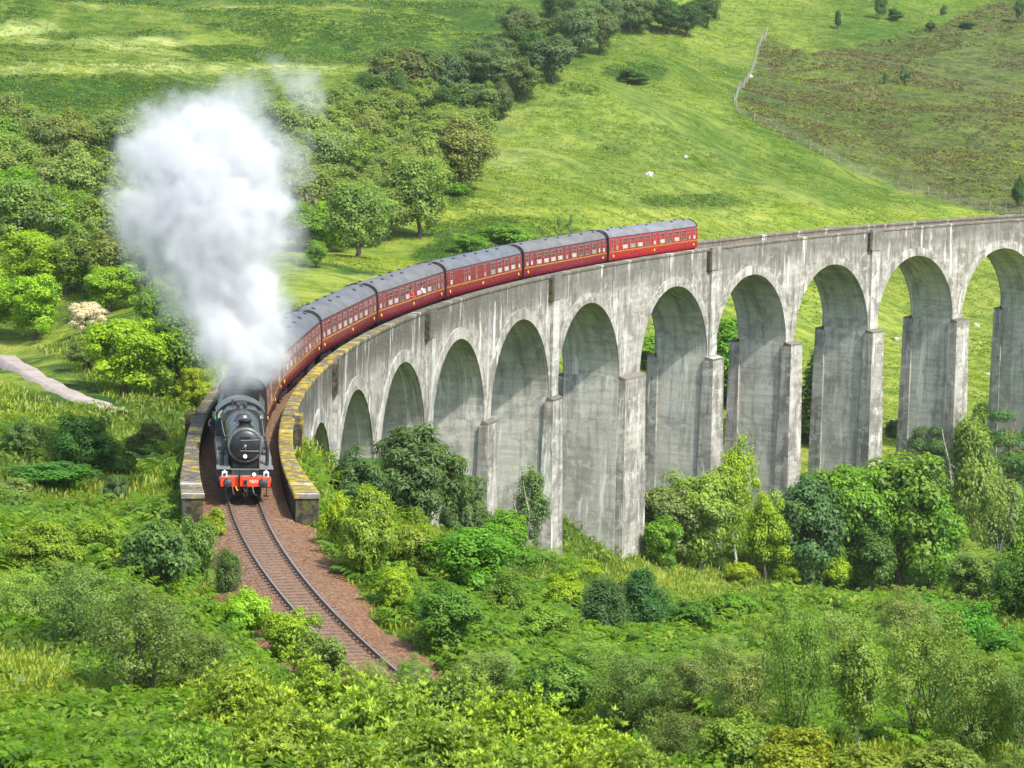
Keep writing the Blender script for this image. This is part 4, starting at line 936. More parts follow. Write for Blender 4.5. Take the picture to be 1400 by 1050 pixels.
for i in range(3):      # close, thin-leaved olive bushes with see-through edges
    r = np.random.default_rng(380+i)
    L, cb, br = blob_crown(r, 2.3, 2.1, 2.3, 120, 150, .115, .48, (.13, .24), .4, .34, airy=.55)
    proto('olive', leafmesh('foliage', L), trunkmesh('stem', r, 3.2, .07, pick_tips(r, cb, 26), stems=3), 4.6, 5.6)
for i in range(3):      # rhododendron: whorls of long leaves on a mounded bush
    r = np.random.default_rng(400+i); nw = 900
    d = rdir(r, nw, .75); d[:, 2] = np.abs(d[:, 2]); az = np.arctan2(d[:, 1], d[:, 0])
    R0 = (1+.16*np.sin(3*az+i)+.14*np.sin(7*d[:, 2]+2*az+i)+.12*np.sin(5*az-i))*r.uniform(.78, 1.04, nw)
    cen = d*R0[:, None]*np.array([1.75, 1.75, 1.55]); k = np.repeat(np.arange(nw), 10); n = len(k)
    ax = d[k]*.45+np.array([0, 0, .8])+np.repeat(r.normal(0, .25, (nw, 3)), 10, 0); ax /= np.linalg.norm(ax, axis=1)[:, None]
    t = r.normal(size=(n, 3)); t -= (t*ax).sum(1)[:, None]*ax; t /= np.linalg.norm(t, axis=1)[:, None]
    el = r.uniform(.05, .75, n)[:, None]; lng = t*(1-el*.5)+ax*el; lng /= np.linalg.norm(lng, axis=1)[:, None]
    sz = r.uniform(.11, .19, n); c = cen[k]+lng*(sz*.5)[:, None]; nrm = ax-(ax*lng).sum(1)[:, None]*lng
    tw = np.repeat(np.clip(r.normal(.55, .28, nw), 0, 1), 10); b = np.cross(nrm/np.linalg.norm(nrm, axis=1)[:, None], lng)
    V = np.stack([c-lng*sz[:, None]*.5, c+b*sz[:, None]*.17, c+lng*sz[:, None]*.5, c-b*sz[:, None]*.17], 1).reshape(-1, 3)
    inner = blob_crown(r, 1.35, 1.1, .6, 30, 110, .16, .4, (.3, .45), .3)[0]
    proto('rhodo', leafmesh('foliage', [(V, np.arange(4*n).reshape(n, 4), tw), (inner[0], inner[1], inner[2]*.5)], 'glossy_leaf'), trunkmesh('stem', r, 1.2, .05, [tuple(x*.85) for x in cen[:14]], stems=4), 1.75, 3.6)
for i in range(2):      # birch: airy hanging sprays, pale stem
    r = np.random.default_rng(430+i)
    L, cb, br = blob_crown(r, 1.9, 3.1, 4.5, 120, 95, .17, .62, (.14, .26), .0, .35, flat=1.25, airy=.5, droopy=.9, ztop=.45)
    proto('birch', leafmesh('crown', L), trunkmesh('trunk', r, 6.6, .10, pick_tips(r, cb, 22), 'birch_bark', stems=2 if i else 1), 7.8, 4.9)
for i in range(2):      # conifer with whorls of drooping boughs
    r = np.random.default_rng(460+i); pr_ = []; nbz = 20; tips = []
    for j in range(nbz):
        z = .7+7.0*j/nbz; rr = (1.95 if i == 0 else 2.4)*(1-(j/nbz)**1.15)+.16
        for q in range(7):
            a = q*6.283/7+j*.9+r.normal(0, .2); Lb = rr*r.uniform(.7, 1.12); m = int(26+48*Lb/2)
            u = r.uniform(.12, 1, m)**.7; p_ = np.stack([np.cos(a)*Lb*u, np.sin(a)*Lb*u, z+.25*u-.35*u**2*Lb/1.5], 1)+r.normal(0, .10, (m, 3))*[1, 1, .6]+np.stack([-np.sin(a)*r.normal(0, .20, m)*u*Lb*.6, np.cos(a)*r.normal(0, .20, m)*u*Lb*.6, -np.abs(r.normal(0, .10, m))], 1)
            nr = np.tile([0, 0, 1.], (m, 1))+r.normal(0, .45, (m, 3))
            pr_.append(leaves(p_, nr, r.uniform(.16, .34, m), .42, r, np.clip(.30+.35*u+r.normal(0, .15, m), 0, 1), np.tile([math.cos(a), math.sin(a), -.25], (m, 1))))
            if q % 2 == 0: tips.append((math.cos(a)*Lb*.7, math.sin(a)*Lb*.7, z+.05))
    proto('conifer', leafmesh('crown', pr_), trunkmesh('trunk', r, 7.7, .13, tips[:30], 'bark'), 7.9, 4.2)
r = np.random.default_rng(480); pr_ = []; cen = []    # scots pine: flat plates of needles on bare limbs
for j in range(26):
    a = j*2.4; rr = r.uniform(.5, 3.0); z = 3.2+r.uniform(0, 3.6)*(1-rr/5.5); cen.append((math.cos(a)*rr, math.sin(a)*rr, z))
    m = 420; d = rdir(r, m, .4); p_ = np.array(cen[-1])+d*r.uniform(.55, 1.0, m)[:, None]*np.array([1.0, 1.0, .36])*r.uniform(.8, 1.15)
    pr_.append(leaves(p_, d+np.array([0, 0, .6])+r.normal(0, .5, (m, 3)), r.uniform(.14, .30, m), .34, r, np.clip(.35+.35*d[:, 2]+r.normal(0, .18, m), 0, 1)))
proto('pine', leafmesh('crown', pr_), trunkmesh('trunk', r, 6.0, .17, cen, 'pine_bark', .06), 7.0, 6.6)
for i in range(2):      # dense dark upright bush
    r = np.random.default_rng(490+i)
    L, cb, br = blob_crown(r, 1.25, 2.2, 1.9, 90, 150, .15, .34, (.22, .38), .9, .22, flat=1.5, ztop=.4)
    proto('juniper', leafmesh('foliage', L), trunkmesh('stem', r, 2.5, .06, pick_tips(r, cb, 10), stems=3), 4.4, 3.0)
NAMES = dict(far='woodland_tree', mid='broadleaf_tree', willow='willow_bush', bush='leafy_bush', olive='grey_green_bush', rhodo='rhododendron_bush', birch='birch_tree', conifer='conifer_tree', pine='pine_tree', juniper='evergreen_bush')
CATS = dict(far='tree', mid='tree', willow='bush', bush='bush', olive='bush', rhodo='bush', birch='tree', conifer='tree', pine='tree', juniper='bush')
_vr = np.random.default_rng(77); _vc = {}
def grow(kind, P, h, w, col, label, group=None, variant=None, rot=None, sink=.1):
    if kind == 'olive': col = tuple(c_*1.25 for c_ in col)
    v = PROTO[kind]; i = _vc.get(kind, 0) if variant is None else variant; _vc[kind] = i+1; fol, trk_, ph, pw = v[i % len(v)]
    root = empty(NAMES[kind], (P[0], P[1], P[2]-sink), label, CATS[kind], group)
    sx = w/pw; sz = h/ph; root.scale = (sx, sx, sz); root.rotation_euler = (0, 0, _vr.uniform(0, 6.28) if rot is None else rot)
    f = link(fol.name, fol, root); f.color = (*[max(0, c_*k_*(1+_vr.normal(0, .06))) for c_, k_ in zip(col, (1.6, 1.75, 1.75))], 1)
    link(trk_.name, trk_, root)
    return root
def grow_px(kind, px, base, top, wpx, col, label, group=None, D=None, **kw):
    """stand a plant on the ground seen at pixel (px, base); its height and width in the photograph's pixels"""
    if D is None: P, D = at(px, base)
    else: P = pt(px, base, D); P[2] = H(P[0], P[1])[0]
    return grow(kind, P, max(.6, float(pt(px, top, D)[2]-P[2])), wpx/FPX*D, col, label, group, **kw)
# leaf colours
OLV, LIM, MID, DRK, BLU, YEL, GRY, BRN = (.112, .165, .036), (.150, .225, .012), (.086, .170, .014), (.040, .088, .014), (.055, .115, .036), (.165, .230, .012), (.125, .172, .055), (.118, .150, .040)
ORD = 'first second third fourth fifth sixth seventh eighth ninth tenth eleventh twelfth'.split()
def row(region, x0, y0, x1, y1, n, h, cols, tone, seed, kind='far', w=None, edge='left'):
    rg_ = np.random.default_rng(seed); pts = []
    for i in range(n):
        f = (i+.5)/n; x = x0+(x1-x0)*f+rg_.normal(0, 6); y = y0+(y1-y0)*f+rg_.normal(0, 5); pts.append((x, y))
    pts.sort()
    for i, (x, y) in enumerate(pts):
        hh = h*rg_.uniform(.9, 1.28); ww = (w or h*1.12)*rg_.uniform(.85, 1.2); c_ = cols[rg_.integers(len(cols))]
        grow_px(kind, x, y, y-hh, ww, c_, f'{tone} tree, {ORD[i]} from {edge} in {region}', 'trees of the woods behind the viaduct')
# wood to the left of the steam, back to front
row('back row of wood left of steam', -30, 222, 195, 232, 6, 78, [OLV, BRN, GRY], 'dull olive', 1)
row('second row of wood left of steam', -30, 285, 235, 290, 7, 88, [OLV, GRY, OLV], 'pale olive', 2)
row('middle row of wood left of steam', -30, 345, 250, 350, 7, 98, [OLV, GRY, MID], 'grey green', 3)
row('front row of wood left of steam', 20, 398, 270, 402, 6, 88, [MID, OLV, LIM], 'fresh green', 4)
grow_px('far', 8, 215, 112, 62, BRN, 'brownish olive tree standing tallest at the upper corner of the wood')
grow_px('mid', 46, 466, 352, 112, LIM, 'bright yellow green round tree with short trunk beside the gravel path', variant=0)
grow_px('mid', -14, 462, 362, 96, LIM, 'bright yellow green tree cut by the picture edge beside the gravel path', variant=1)
grow_px('mid', 118, 456, 404, 66, (.37, .345, .33), 'pale cream flowering bush between two bright green trees', variant=2)
grow_px('mid', 172, 540, 410, 150, LIM, 'spreading light green tree with thin pale trunk beyond the gravel path', variant=3)
grow_px('mid', 245, 545, 405, 130, MID, 'fresh green tree against the steam, beside the spreading tree', variant=2)
grow_px('mid', 120, 505, 450, 80, GRY, 'low grey green bush at the shaded foot of the spreading tree', variant=1)
grow_px('mid', 150, 428, 345, 90, LIM, 'yellow green tree just behind the pale flowering bush', variant=0)
grow_px('mid', 215, 460, 370, 90, MID, 'mid green tree between the flowering bush and the steam', variant=3)
grow_px('willow', 265, 560, 490, 80, LIM, 'light green bush growing over the parapet beside the locomotive')
# wood behind the steam
row('front row of wood behind steam', 395, 352, 545, 330, 4, 82, [MID, LIM, OLV], 'leafy green', 5)
row('second row of wood behind steam', 385, 318, 590, 285, 6, 88, [OLV, MID, OLV], 'rounded olive', 6)
row('third row of wood behind steam', 380, 272, 640, 250, 7, 84, [OLV, OLV, GRY], 'dense olive', 7)
row('fourth row of wood behind steam', 370, 228, 650, 212, 7, 78, [GRY, OLV, OLV], 'soft grey green', 8)
row('back row of wood behind steam', 370, 190, 560, 186, 5, 68, [GRY, OLV], 'hazy grey green', 9)
grow_px('far', 488, 352, 236, 112, (.105, .150, .035), 'large pale green round tree at the corner of the wood above the coaches', variant=1)
grow_px('far', 432, 366, 322, 42, MID, 'small rounded bush at the wood edge just above the coaches', variant=0)
grow_px('far', 572, 325, 198, 104, OLV, 'tall olive tree beside the pale green one above the coaches', variant=2)
grow_px('far', 628, 262, 146, 116, OLV, 'broad olive tree at the wood edge against the open grass slope', variant=3)
# upper wood climbing the gully
row('lower row of gully wood', 500, 168, 690, 172, 6, 62, [(.078, .122, .040), OLV, DRK], 'dark green', 10)
row('second row of gully wood', 505, 132, 720, 138, 7, 66, [(.075, .118, .042), DRK, (.08, .112, .036)], 'dusky green', 11)
row('third row of gully wood', 640, 100, 770, 108, 5, 64, [(.072, .112, .045), DRK], 'dark bluish', 12)
row('fourth row of gully wood', 680, 68, 830, 78, 6, 60, [(.075, .115, .048), (.074, .11, .036)], 'smoky green', 13)
row('fifth row of gully wood', 745, 38, 868, 50, 5, 52, [DRK, (.072, .112, .045)], 'sombre green', 14)
row('top row along the hillside', 855, 40, 972, 40, 6, 46, [DRK, (.034, .070, .018)], 'nearly black green', 15)
grow_px('far', 545, 128, 56, 112, (.08, .12, .038), 'big dark domed tree standing clear at the wood corner', variant=4)
grow_px('far', 685, 166, 102, 44, (.06, .088, .026), 'dark tree at the tip of the gully wood against the slope', variant=5)
grow_px('far', 720, 132, 84, 36, (.075, .105, .04), 'small pale tree at the edge of the gully wood', variant=0)
# scattered on the far hillside
for px, b, t, w, lab in ((1145, 40, 10, 13, 'narrow dark conifer alone at the top of the heather slope'), (1203, 27, -14, 20, 'tall dark tree cut by the top edge above the heather slope'), (1224, 28, 10, 34, 'low dark bush beside the tall tree on the hilltop'),
                         (1272, 42, 26, 20, 'small round dark bush on the heather slope'), (1322, 40, 28, 32, 'wide low dark bush on the heather slope'), (1290, 22, 6, 15, 'small bush high on the hillside above the heather'),
                         (1236, 116, 88, 22, 'grey green bush in the middle of the heather slope'), (1210, 115, 96, 9, 'thin sapling next to a bush on the heather slope'), (1393, 30, -10, 20, 'dark tree at the top corner of the hillside'), (1392, 282, 238, 26, 'dark bush at the foot of the heather slope')):
    grow_px('bush' if 'bush' in lab else 'far', px, b, t, w, DRK if b < 60 or px > 1390 else BLU, lab)
for px, b, t, w, lab in ((764, 318, 292, 10, 'slender sapling in the grass behind the coaches'), (780, 316, 290, 9, 'second slender sapling in the grass behind the coaches, farther along the train')):
    grow_px('birch', px, b, t, w, GRY, lab)
for px, b, t, w, lab in ((690, 338, 300, 120, 'wide bright green bush on the slope behind the coaches'), (640, 345, 318, 70, 'low bright bush at the end of the wide bush behind the coaches'), (865, 116, 92, 66, 'dark rounded bush alone on the grass slope'), (625, 268, 246, 46, 'green bush tucked under the wood edge on the slope')):
    grow_px('bush', px, b, t, w, MID if px < 700 else DRK, lab)
# behind the viaduct, seen through the arches
for px, b, t, w, kd, col, lab in ((884, 640, 440, 130, 'mid', MID, 'green tree seen through the tall arch beside the widest pier'), (905, 660, 520, 120, 'mid', LIM, 'light green tree low behind the viaduct by the widest pier'), (990, 650, 410, 150, 'mid', MID, 'dark green tree filling the arch behind the yellowish bush'),
                                  (1012, 660, 500, 110, 'mid', DRK, 'dark lower tree behind the viaduct pier'), (1112, 665, 470, 92, 'conifer', BLU, 'blue green conifer standing behind an arch of the viaduct'), (1100, 672, 560, 110, 'mid', MID, 'green bushy tree at the foot of the conifer behind the arch'),
                                  (1345, 600, 545, 60, 'mid', DRK, 'dark bush behind the viaduct near the picture edge'), (1222, 600, 568, 36, 'mid', DRK, 'dark low bush between two piers far behind the viaduct')):
    grow_px(kd, px, b, t, w, col, lab, D=352 if px < 1300 and b > 620 else None)
# in front of the viaduct, right part
for px, b, t, w, kd, col, lab in ((910, 765, 640, 130, 'mid', (.10, .165, .05), 'pale grey green tree at the foot of the widest pier'), (960, 778, 606, 140, 'mid', (.13, .19, .03), 'light green tree in front of the pier beside the widest one'), (1002, 780, 575, 90, 'birch', YEL, 'yellow green pointed tree between two viaduct piers'), (1045, 790, 660, 84, 'mid', LIM, 'bright bush between the pointed tree and the dark clump'),
                                  (905, 775, 700, 80, 'bush', MID, 'low green bush at the edge of the meadow by the pier'), (1105, 800, 622, 140, 'mid', BLU, 'bluish dark green tree at the near end of the clump'), (1160, 800, 596, 160, 'mid', MID, 'dense green tree in the middle of the clump before the viaduct'), (1225, 806, 572, 185, 'mid', (.085, .165, .014), 'tallest broad bright green tree of the clump before the viaduct'), (1190, 812, 690, 110, 'mid', DRK, 'dark lower tree at the front of the clump'),
                                  (1272, 812, 640, 140, 'mid', MID, 'mid green tree next to the drooping birch'), (1322, 815, 548, 140, 'birch', (.12, .165, .03), 'tall drooping birch of pale green sprays before the viaduct'), (1362, 800, 620, 120, 'birch', GRY, 'second drooping birch beside the picture edge'), (1375, 745, 545, 160, 'pine', BLU, 'spreading pine with bare limbs before the last arch'), (1285, 700, 545, 100, 'pine', BLU, 'smaller pine reaching across a viaduct pier'),
                                  (1392, 850, 740, 110, 'mid', DRK, 'dark tree at the foot of the slope by the picture edge'), (1330, 840, 730, 110, 'mid', (.08, .125, .025), 'olive green tree under the drooping birch'), (1398, 800, 660, 110, 'mid', MID, 'green tree beyond the dark one by the picture edge'),
                                  (1140, 805, 745, 70, 'bush', YEL, 'small yellow green bush in front of the clump'), (1180, 806, 770, 44, 'bush', YEL, 'tiny yellow bush against the dark clump'), (1010, 800, 765, 60, 'bush', YEL, 'yellow green bush at the meadow edge near a pale rock'), (1075, 800, 770, 60, 'bush', LIM, 'low lime bush under the bluish tree')):
    grow_px(kd, px, b, t, w, col, lab)
# in front of the viaduct, near part
for px, b, t, w, kd, col, lab in ((565, 715, 562, 205, 'willow', (.050, .098, .034), 'big bluish green willow bush before the small arches'), (490, 705, 596, 120, 'willow', (.055, .105, .03), 'bluish willow bush hiding the first small arch'), (635, 735, 628, 110, 'willow', (.06, .10, .036), 'grey willow bush in front of the fourth pier'), (725, 765, 628, 92, 'birch', (.085, .135, .05), 'thin pale birch standing against a pier'), (690, 775, 680, 90, 'mid', MID, 'green bush beside the thin birch'),
                                  (500, 790, 645, 130, 'willow', (.12, .185, .022), 'light yellow green bush beside the end of the parapet'), (465, 755, 660, 70, 'bush', LIM, 'lime bush right against the parapet end'), (560, 800, 680, 120, 'willow', (.105, .175, .02), 'yellow green bush with fine leaves near the white post'), (648, 825, 692, 170, 'mid', (.072, .165, .012), 'saturated green spreading bush with yellow tips'), (608, 895, 775, 130, 'mid', (.055, .13, .014), 'deep green rounded bush beside the ballast'), (690, 850, 770, 90, 'mid', (.07, .145, .016), 'green bush behind the deep green rounded one'), (540, 835, 765, 70, 'bush', LIM, 'low lime bush along the ballast edge'), (575, 850, 800, 50, 'bush', MID, 'small green bush hugging the ballast'),
                                  (826, 874, 776, 92, 'juniper', (.050, .098, .034), 'dark evergreen bush, lighter and rounder half of a pair'), (872, 876, 764, 100, 'juniper', (.038, .085, .026), 'dark pointed evergreen bush in the meadow before the tall pier'), (1000, 850, 800, 90, 'bush', MID, 'bright fern green bush in the meadow'), (945, 860, 815, 90, 'bush', (.06, .15, .016), 'low fern green bush beside the evergreen pair'), (770, 830, 780, 80, 'bush', LIM, 'light bush in the meadow before the tall pier'), (740, 880, 815, 100, 'bush', (.1, .165, .02), 'yellow green bush in the hollow'), (720, 780, 745, 60, 'bush', MID, 'small bush at the foot of the tall pier'), (800, 790, 762, 60, 'bush', YEL, 'little yellowish bush under the tall pier')):
    grow_px(kd, px, b, t, w, col, lab, D={565: 186, 490: 176, 635: 200, 725: 232}.get(px))
# left of the line
for px, b, t, w, kd, col, lab in ((112, 646, 552, 125, 'willow', (.045, .098, .022), 'dark green rounded bush below the gravel path'), (205, 640, 568, 95, 'willow', (.07, .115, .034), 'soft grey green bush beside the parapet'), (35, 625, 560, 80, 'willow', (.075, .12, .035), 'pale grey bush at the picture edge below the path'), (160, 690, 640, 62, 'willow', (.07, .11, .045), 'small bluish bush below the parapet end'), (235, 668, 620, 40, 'bush', MID, 'green bush pressed against the outer parapet wall'), (70, 668, 628, 170, 'bush', (.055, .14, .015), 'low fern green patch of bush under the dark bush'), (15, 690, 650, 90, 'bush', GRY, 'grey green low bush at the picture edge'),
                                  (215, 815, 690, 150, 'bush', (.062, .128, .03), 'big bluish green bush left of the ballast'), (265, 800, 700, 90, 'bush', (.075, .15, .025), 'mid green bush between the big bush and the ballast'), (312, 815, 738, 52, 'juniper', (.06, .115, .03), 'narrow dark bush standing at the ballast edge'), (290, 740, 690, 60, 'bush', LIM, 'light bush at the end of the outer parapet'), (60, 790, 700, 150, 'willow', (.13, .20, .02), 'light yellow green bush in the tall grass'), (140, 760, 690, 110, 'willow', (.12, .19, .022), 'lime bush behind the big bluish green one'),
                                  (30, 860, 760, 130, 'olive', OLV, 'dull olive bush at the picture edge'), (110, 890, 745, 190, 'olive', (.088, .118, .03), 'large thin-leaved olive bush left of the line'), (190, 960, 780, 230, 'olive', (.07, .098, .022), 'sprawling dark olive bush with bare stem showing'), (270, 950, 835, 150, 'olive', (.066, .096, .02), 'dark olive bush touching the rhododendrons'),
                                  (335, 880, 788, 110, 'bush', (.15, .225, .012), 'vivid yellow green bush beside the ballast'), (395, 905, 825, 110, 'bush', (.145, .225, .014), 'bright lime bush at the bend of the ballast'), (405, 850, 828, 22, 'juniper', MID, 'single small upright plant growing in the ballast edge'), (440, 935, 858, 110, 'bush', (.10, .155, .03), 'soft green bush covering the ballast corner'), (505, 965, 885, 90, 'olive', (.10, .14, .045), 'feathery grey bush hanging over the rails'), (565, 960, 888, 90, 'olive', (.09, .14, .035), 'feathery bush where the rails disappear')):
    grow_px(kd, px, b, t, w, col, lab)
# rhododendrons and bushes along the bottom
BT = 'bushes on the near hillside'
for px, b, t, w, col, lab in ((330, 1010, 905, 170, (.135, .19, .012), 'yellow green rhododendron just below the dark olive bush'), (440, 990, 900, 160, (.13, .185, .012), 'yellow green rhododendron below the bend of the line'), (385, 1065, 960, 190, (.125, .19, .014), 'bright rhododendron with long leaf whorls at the bottom edge'), (520, 1040, 925, 180, (.12, .19, .014), 'lime rhododendron below the feathery bushes'), (610, 1000, 915, 150, (.115, .17, .025), 'pale rhododendron under the end of the rails'), (600, 1075, 975, 190, (.11, .165, .016), 'rhododendron at the bottom edge below the rails'), (480, 1110, 1000, 190, (.125, .18, .014), 'rhododendron half out of the bottom edge under the lime one'),
                              (700, 1045, 940, 170, (.14, .215, .016), 'green rhododendron in the middle of the bottom slope'), (790, 1080, 975, 180, (.14, .185, .012), 'rhododendron with yellow young leaves at the bottom edge'), (690, 1110, 1010, 180, (.12, .175, .014), 'rhododendron cut by the bottom edge below the green one'), (870, 1110, 1010, 170, (.11, .165, .016), 'rhododendron cut by the bottom edge under the olive willow'), (260, 1090, 985, 160, (.11, .18, .016), 'rhododendron next to the bracken at the bottom edge')):
    grow_px('rhodo', px, b, t, w, col, lab, BT)
for px, b, t, w, kd, col, lab in ((665, 965, 870, 150, 'olive', (.095, .145, .034), 'soft green bush in the hollow beyond the rails'), (760, 985, 880, 150, 'bush', (.075, .150, .02), 'leafy green bush in the hollow'), (860, 1010, 868, 190, 'olive', (.072, .105, .024), 'dark olive willow above the bottom rhododendrons'), (810, 930, 860, 120, 'olive', (.10, .155, .03), 'light feathery bush below the evergreen pair'), (950, 980, 875, 150, 'olive', (.085, .115, .035), 'grey olive bush beside the bright irregular tree'), (930, 1060, 950, 170, 'olive', (.064, .095, .022), 'dark thin bush at the bottom below the grey olive one'),
                                  (1088, 1035, 798, 135, 'olive', (.080, .138, .02), 'bright green tree of irregular outline on the near slope'), (1020, 1010, 860, 150, 'olive', (.095, .125, .04), 'pale grey bush behind the bright irregular tree'), (1005, 1075, 960, 150, 'bush', (.11, .155, .02), 'yellowish bush at the foot of the bright irregular tree'), (1170, 1050, 825, 130, 'birch', (.115, .185, .03), 'young birch with two pale stems beside the bright tree'), (1150, 960, 805, 160, 'olive', (.10, .135, .035), 'wide pale olive bush behind the young birch'), (1260, 1020, 820, 190, 'olive', (.10, .140, .028), 'big olive bush in the middle of the near slope'), (1330, 1060, 850, 190, 'olive', (.070, .105, .022), 'dark olive bush with black stems near the picture edge'), (1395, 1040, 870, 130, 'olive', (.08, .12, .025), 'olive bush cut by the picture edge'), (1240, 900, 800, 130, 'olive', (.095, .13, .035), 'grey olive bush at the top of the near slope'),
                                  (1330, 905, 820, 110, 'bush', (.062, .155, .014), 'bright fern green bush above the dark olive one'), (1265, 870, 802, 110, 'bush', (.06, .15, .014), 'fern green bush on the brow before the clump'), (1370, 910, 850, 100, 'bush', (.055, .14, .016), 'fern green bush at the brow near the picture edge'), (1080, 1090, 985, 170, 'bush', (.13, .18, .014), 'yellow green bush at the bottom edge before the birch'), (1180, 1100, 1000, 170, 'bush', (.115, .17, .02), 'leafy bush at the bottom edge before the big olive one'), (1290, 1105, 1000, 170, 'bush', (.10, .15, .02), 'leafy bush at the bottom edge, nearer the corner'), (1390, 1110, 1000, 150, 'olive', (.07, .11, .02), 'dark bush in the bottom corner'), (985, 930, 850, 110, 'olive', (.10, .14, .035), 'feathery grey green bush beyond the pale one'), (1060, 900, 825, 110, 'olive', (.10, .15, .03), 'light olive bush behind the tip of the bright tree')):
    grow_px(kd, px, b, t, w, col, lab, BT)

# ground cover nobody could count: bracken, long grass, far tussocks
def field(n, rng, d0, d1, half=.215, power=1.0):
    u = rng.random(n); D = d0*(d1/d0)**u if power == 1 else d0+(d1-d0)*u**power
    a = YAW+rng.uniform(-half, half, n); x = CAM[0]+np.sin(a)*D; y = CAM[1]+np.cos(a)*D; return x, y, D
_pp = np.array([q[:2] for q in pp]); _po = np.argsort(_pp[:, 1])
def PATHX(y): return np.where((y < _pp[:, 1].max()) & (y > _pp[:, 1].min()), np.interp(y, _pp[_po, 1], _pp[_po, 0]), 1e4)
def keep_off_line(x, y, m=3.0):
    s, off = track_so(x, y); return (np.abs(x-PATHX(y)) > 4.2) & ~((s > -100) & (np.abs(off) < np.where(off > 0, m, m+.5)) & (s < 2))
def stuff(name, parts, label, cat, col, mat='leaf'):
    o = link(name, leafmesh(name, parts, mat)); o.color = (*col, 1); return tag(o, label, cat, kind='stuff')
r = np.random.default_rng(900)
def meadow(x, y, D):
    px, py, zz = project(np.stack([x, y, H(x, y)], 1))
    return np.minimum(((px-945)/150)**2+((py-795)/34)**2, np.minimum(((px-60)/175)**2+((py-515)/48)**2, ((px-90)/150)**2+((py-672)/24)**2)) < 1
# bracken fronds on the near hillside and the banks
x, y, D = field(30000, r, 40, 215); m = keep_off_line(x, y, 3.3) & (fbm(x, y, 3, 11) > -.16) & ~meadow(x, y, D); x, y, D = x[m], y[m], D[m]; z = H(x, y); n = len(x)
pr_ = []; npin = 6
a = r.uniform(0, 6.283, n); Lf = r.uniform(.7, 1.25, n)*np.clip(D/95, .75, 1.5); lift = r.uniform(.3, .75, n)
dirx = np.stack([np.cos(a), np.sin(a)], 1); tb = np.clip(r.normal(.45, .2, n), 0, 1)
for j in range(npin):
    u = (j+.6)/npin; hz = Lf*u*.8; zz = z+Lf*(lift*1.6*u-.9*lift*u*u)+.15
    c = np.stack([x+dirx[:, 0]*hz, y+dirx[:, 1]*hz, zz], 1); wj = Lf*.62*(1-u*.85)
    for q in (-1, 1):
        sd_ = np.stack([-dirx[:, 1]*q+dirx[:, 0]*.5, dirx[:, 0]*q+dirx[:, 1]*.5, np.full(n, -.15)], 1); sd_ /= np.linalg.norm(sd_, axis=1)[:, None]
        nr = np.tile([0, 0, 1.], (n, 1))+np.stack([-dirx[:, 0], -dirx[:, 1], np.zeros(n)], 1)*(.5-u)[None].T*.8 if False else np.tile([0, 0, 1.], (n, 1))+r.normal(0, .2, (n, 3))
        b = np.cross(nr/np.linalg.norm(nr, axis=1)[:, None], sd_); e = c+sd_*wj[:, None]
        V = np.stack([c, (c+e)/2+b*(Lf*.085)[:, None], e-np.array([0, 0, .06]), (c+e)/2-b*(Lf*.085)[:, None]], 1).reshape(-1, 3)
        pr_.append((V, np.arange(4*n).reshape(n, 4), np.clip(tb+.12*u, 0, 1)))
stuff('bracken', pr_, 'green bracken fronds covering the near hillside and banks', 'bracken', (.10, .22, .016))
# low leafy undergrowth between the bushes
x, y, D = field(15000, r, 55, 300); m = keep_off_line(x, y, 3.6) & (fbm(x+50, y, 3, 13) > -.2) & ~meadow(x, y, D); x, y, D = x[m], y[m], D[m]; z = H(x, y); n = len(x); k = np.repeat(np.arange(n), 16)
d = rdir(r, len(k), .8); d[:, 2] = np.abs(d[:, 2]); sz = (.55*np.clip(D/110, .8, 2)**.7*r.uniform(.5, 1.5, n))[k]; tb = np.clip(.5+1.2*fbm(x, y, 3, 10)+r.normal(0, .22, n), 0, 1)
c = np.stack([x, y, z], 1)[k]+d*(sz*r.uniform(.5, 1.1, len(k)))[:, None]*np.array([1.2, 1.2, .9])
stuff('undergrowth', leaves(c, d+r.normal(0, .4, (len(k), 3)), sz*r.uniform(.3, .6, len(k)), .55, r, np.clip(tb[k]+r.normal(0, .12, len(k)), 0, 1)), 'low leafy undergrowth filling the gaps between bushes', 'undergrowth', (.13, .225, .024))
# long grass blades
def grass(name, n, d0, d1, hgt, wid, col, label, seed, mask=None, half=.215, lean=.5):
    r = np.random.default_rng(seed); x, y, D = field(n, r, d0, d1, half); m = keep_off_line(x, y, 2.9)
    if mask is not None: m &= mask(x, y, D)
    x, y, D = x[m], y[m], D[m]; z = H(x, y); n = len(x); sc_ = np.clip(D/d0, 1, None)**.5
    pr_ = []; tb = np.clip(.5+.9*fbm(x, y, 3, 14)+r.normal(0, .18, n), 0, 1)
    for j in range(3):
        a = r.uniform(0, 6.283, n); h_ = hgt*sc_*r.uniform(.5, 1.2, n); w_ = wid*sc_
        c0 = np.stack([x+r.normal(0, .2, n)*sc_, y+r.normal(0, .2, n)*sc_, z-.05], 1); b = np.stack([np.cos(a), np.sin(a), 0*a], 1)*w_[:, None]
        tip = c0+np.stack([np.cos(a+1.2)*h_*lean, np.sin(a+1.2)*h_*lean, h_], 1); mid = (c0+tip)/2+np.array([0, 0, .1])*h_[:, None]
        V = np.stack([c0-b*.6, mid-b, tip, mid+b], 1).reshape(-1, 3); pr_.append((V, np.arange(4*n).reshape(n, 4), tb))
    return stuff(name, pr_, label, 'grass', col)
grass('long_grass', 150000, 60, 300, .27, .034, (.165, .245, .03), 'long yellowish grass between the bushes on the valley side', 901)
grass('hill_tussocks', 170000, 300, 950, .17, .13, (.165, .245, .022), 'rough grass tussocks over the far green hillside', 902, lambda x, y, D: fbm(x, y, 3, 30) > -.25, lean=1.5)
r = np.random.default_rng(905)   # heather and bracken clumps on the far slopes, lying where the ground cover says so
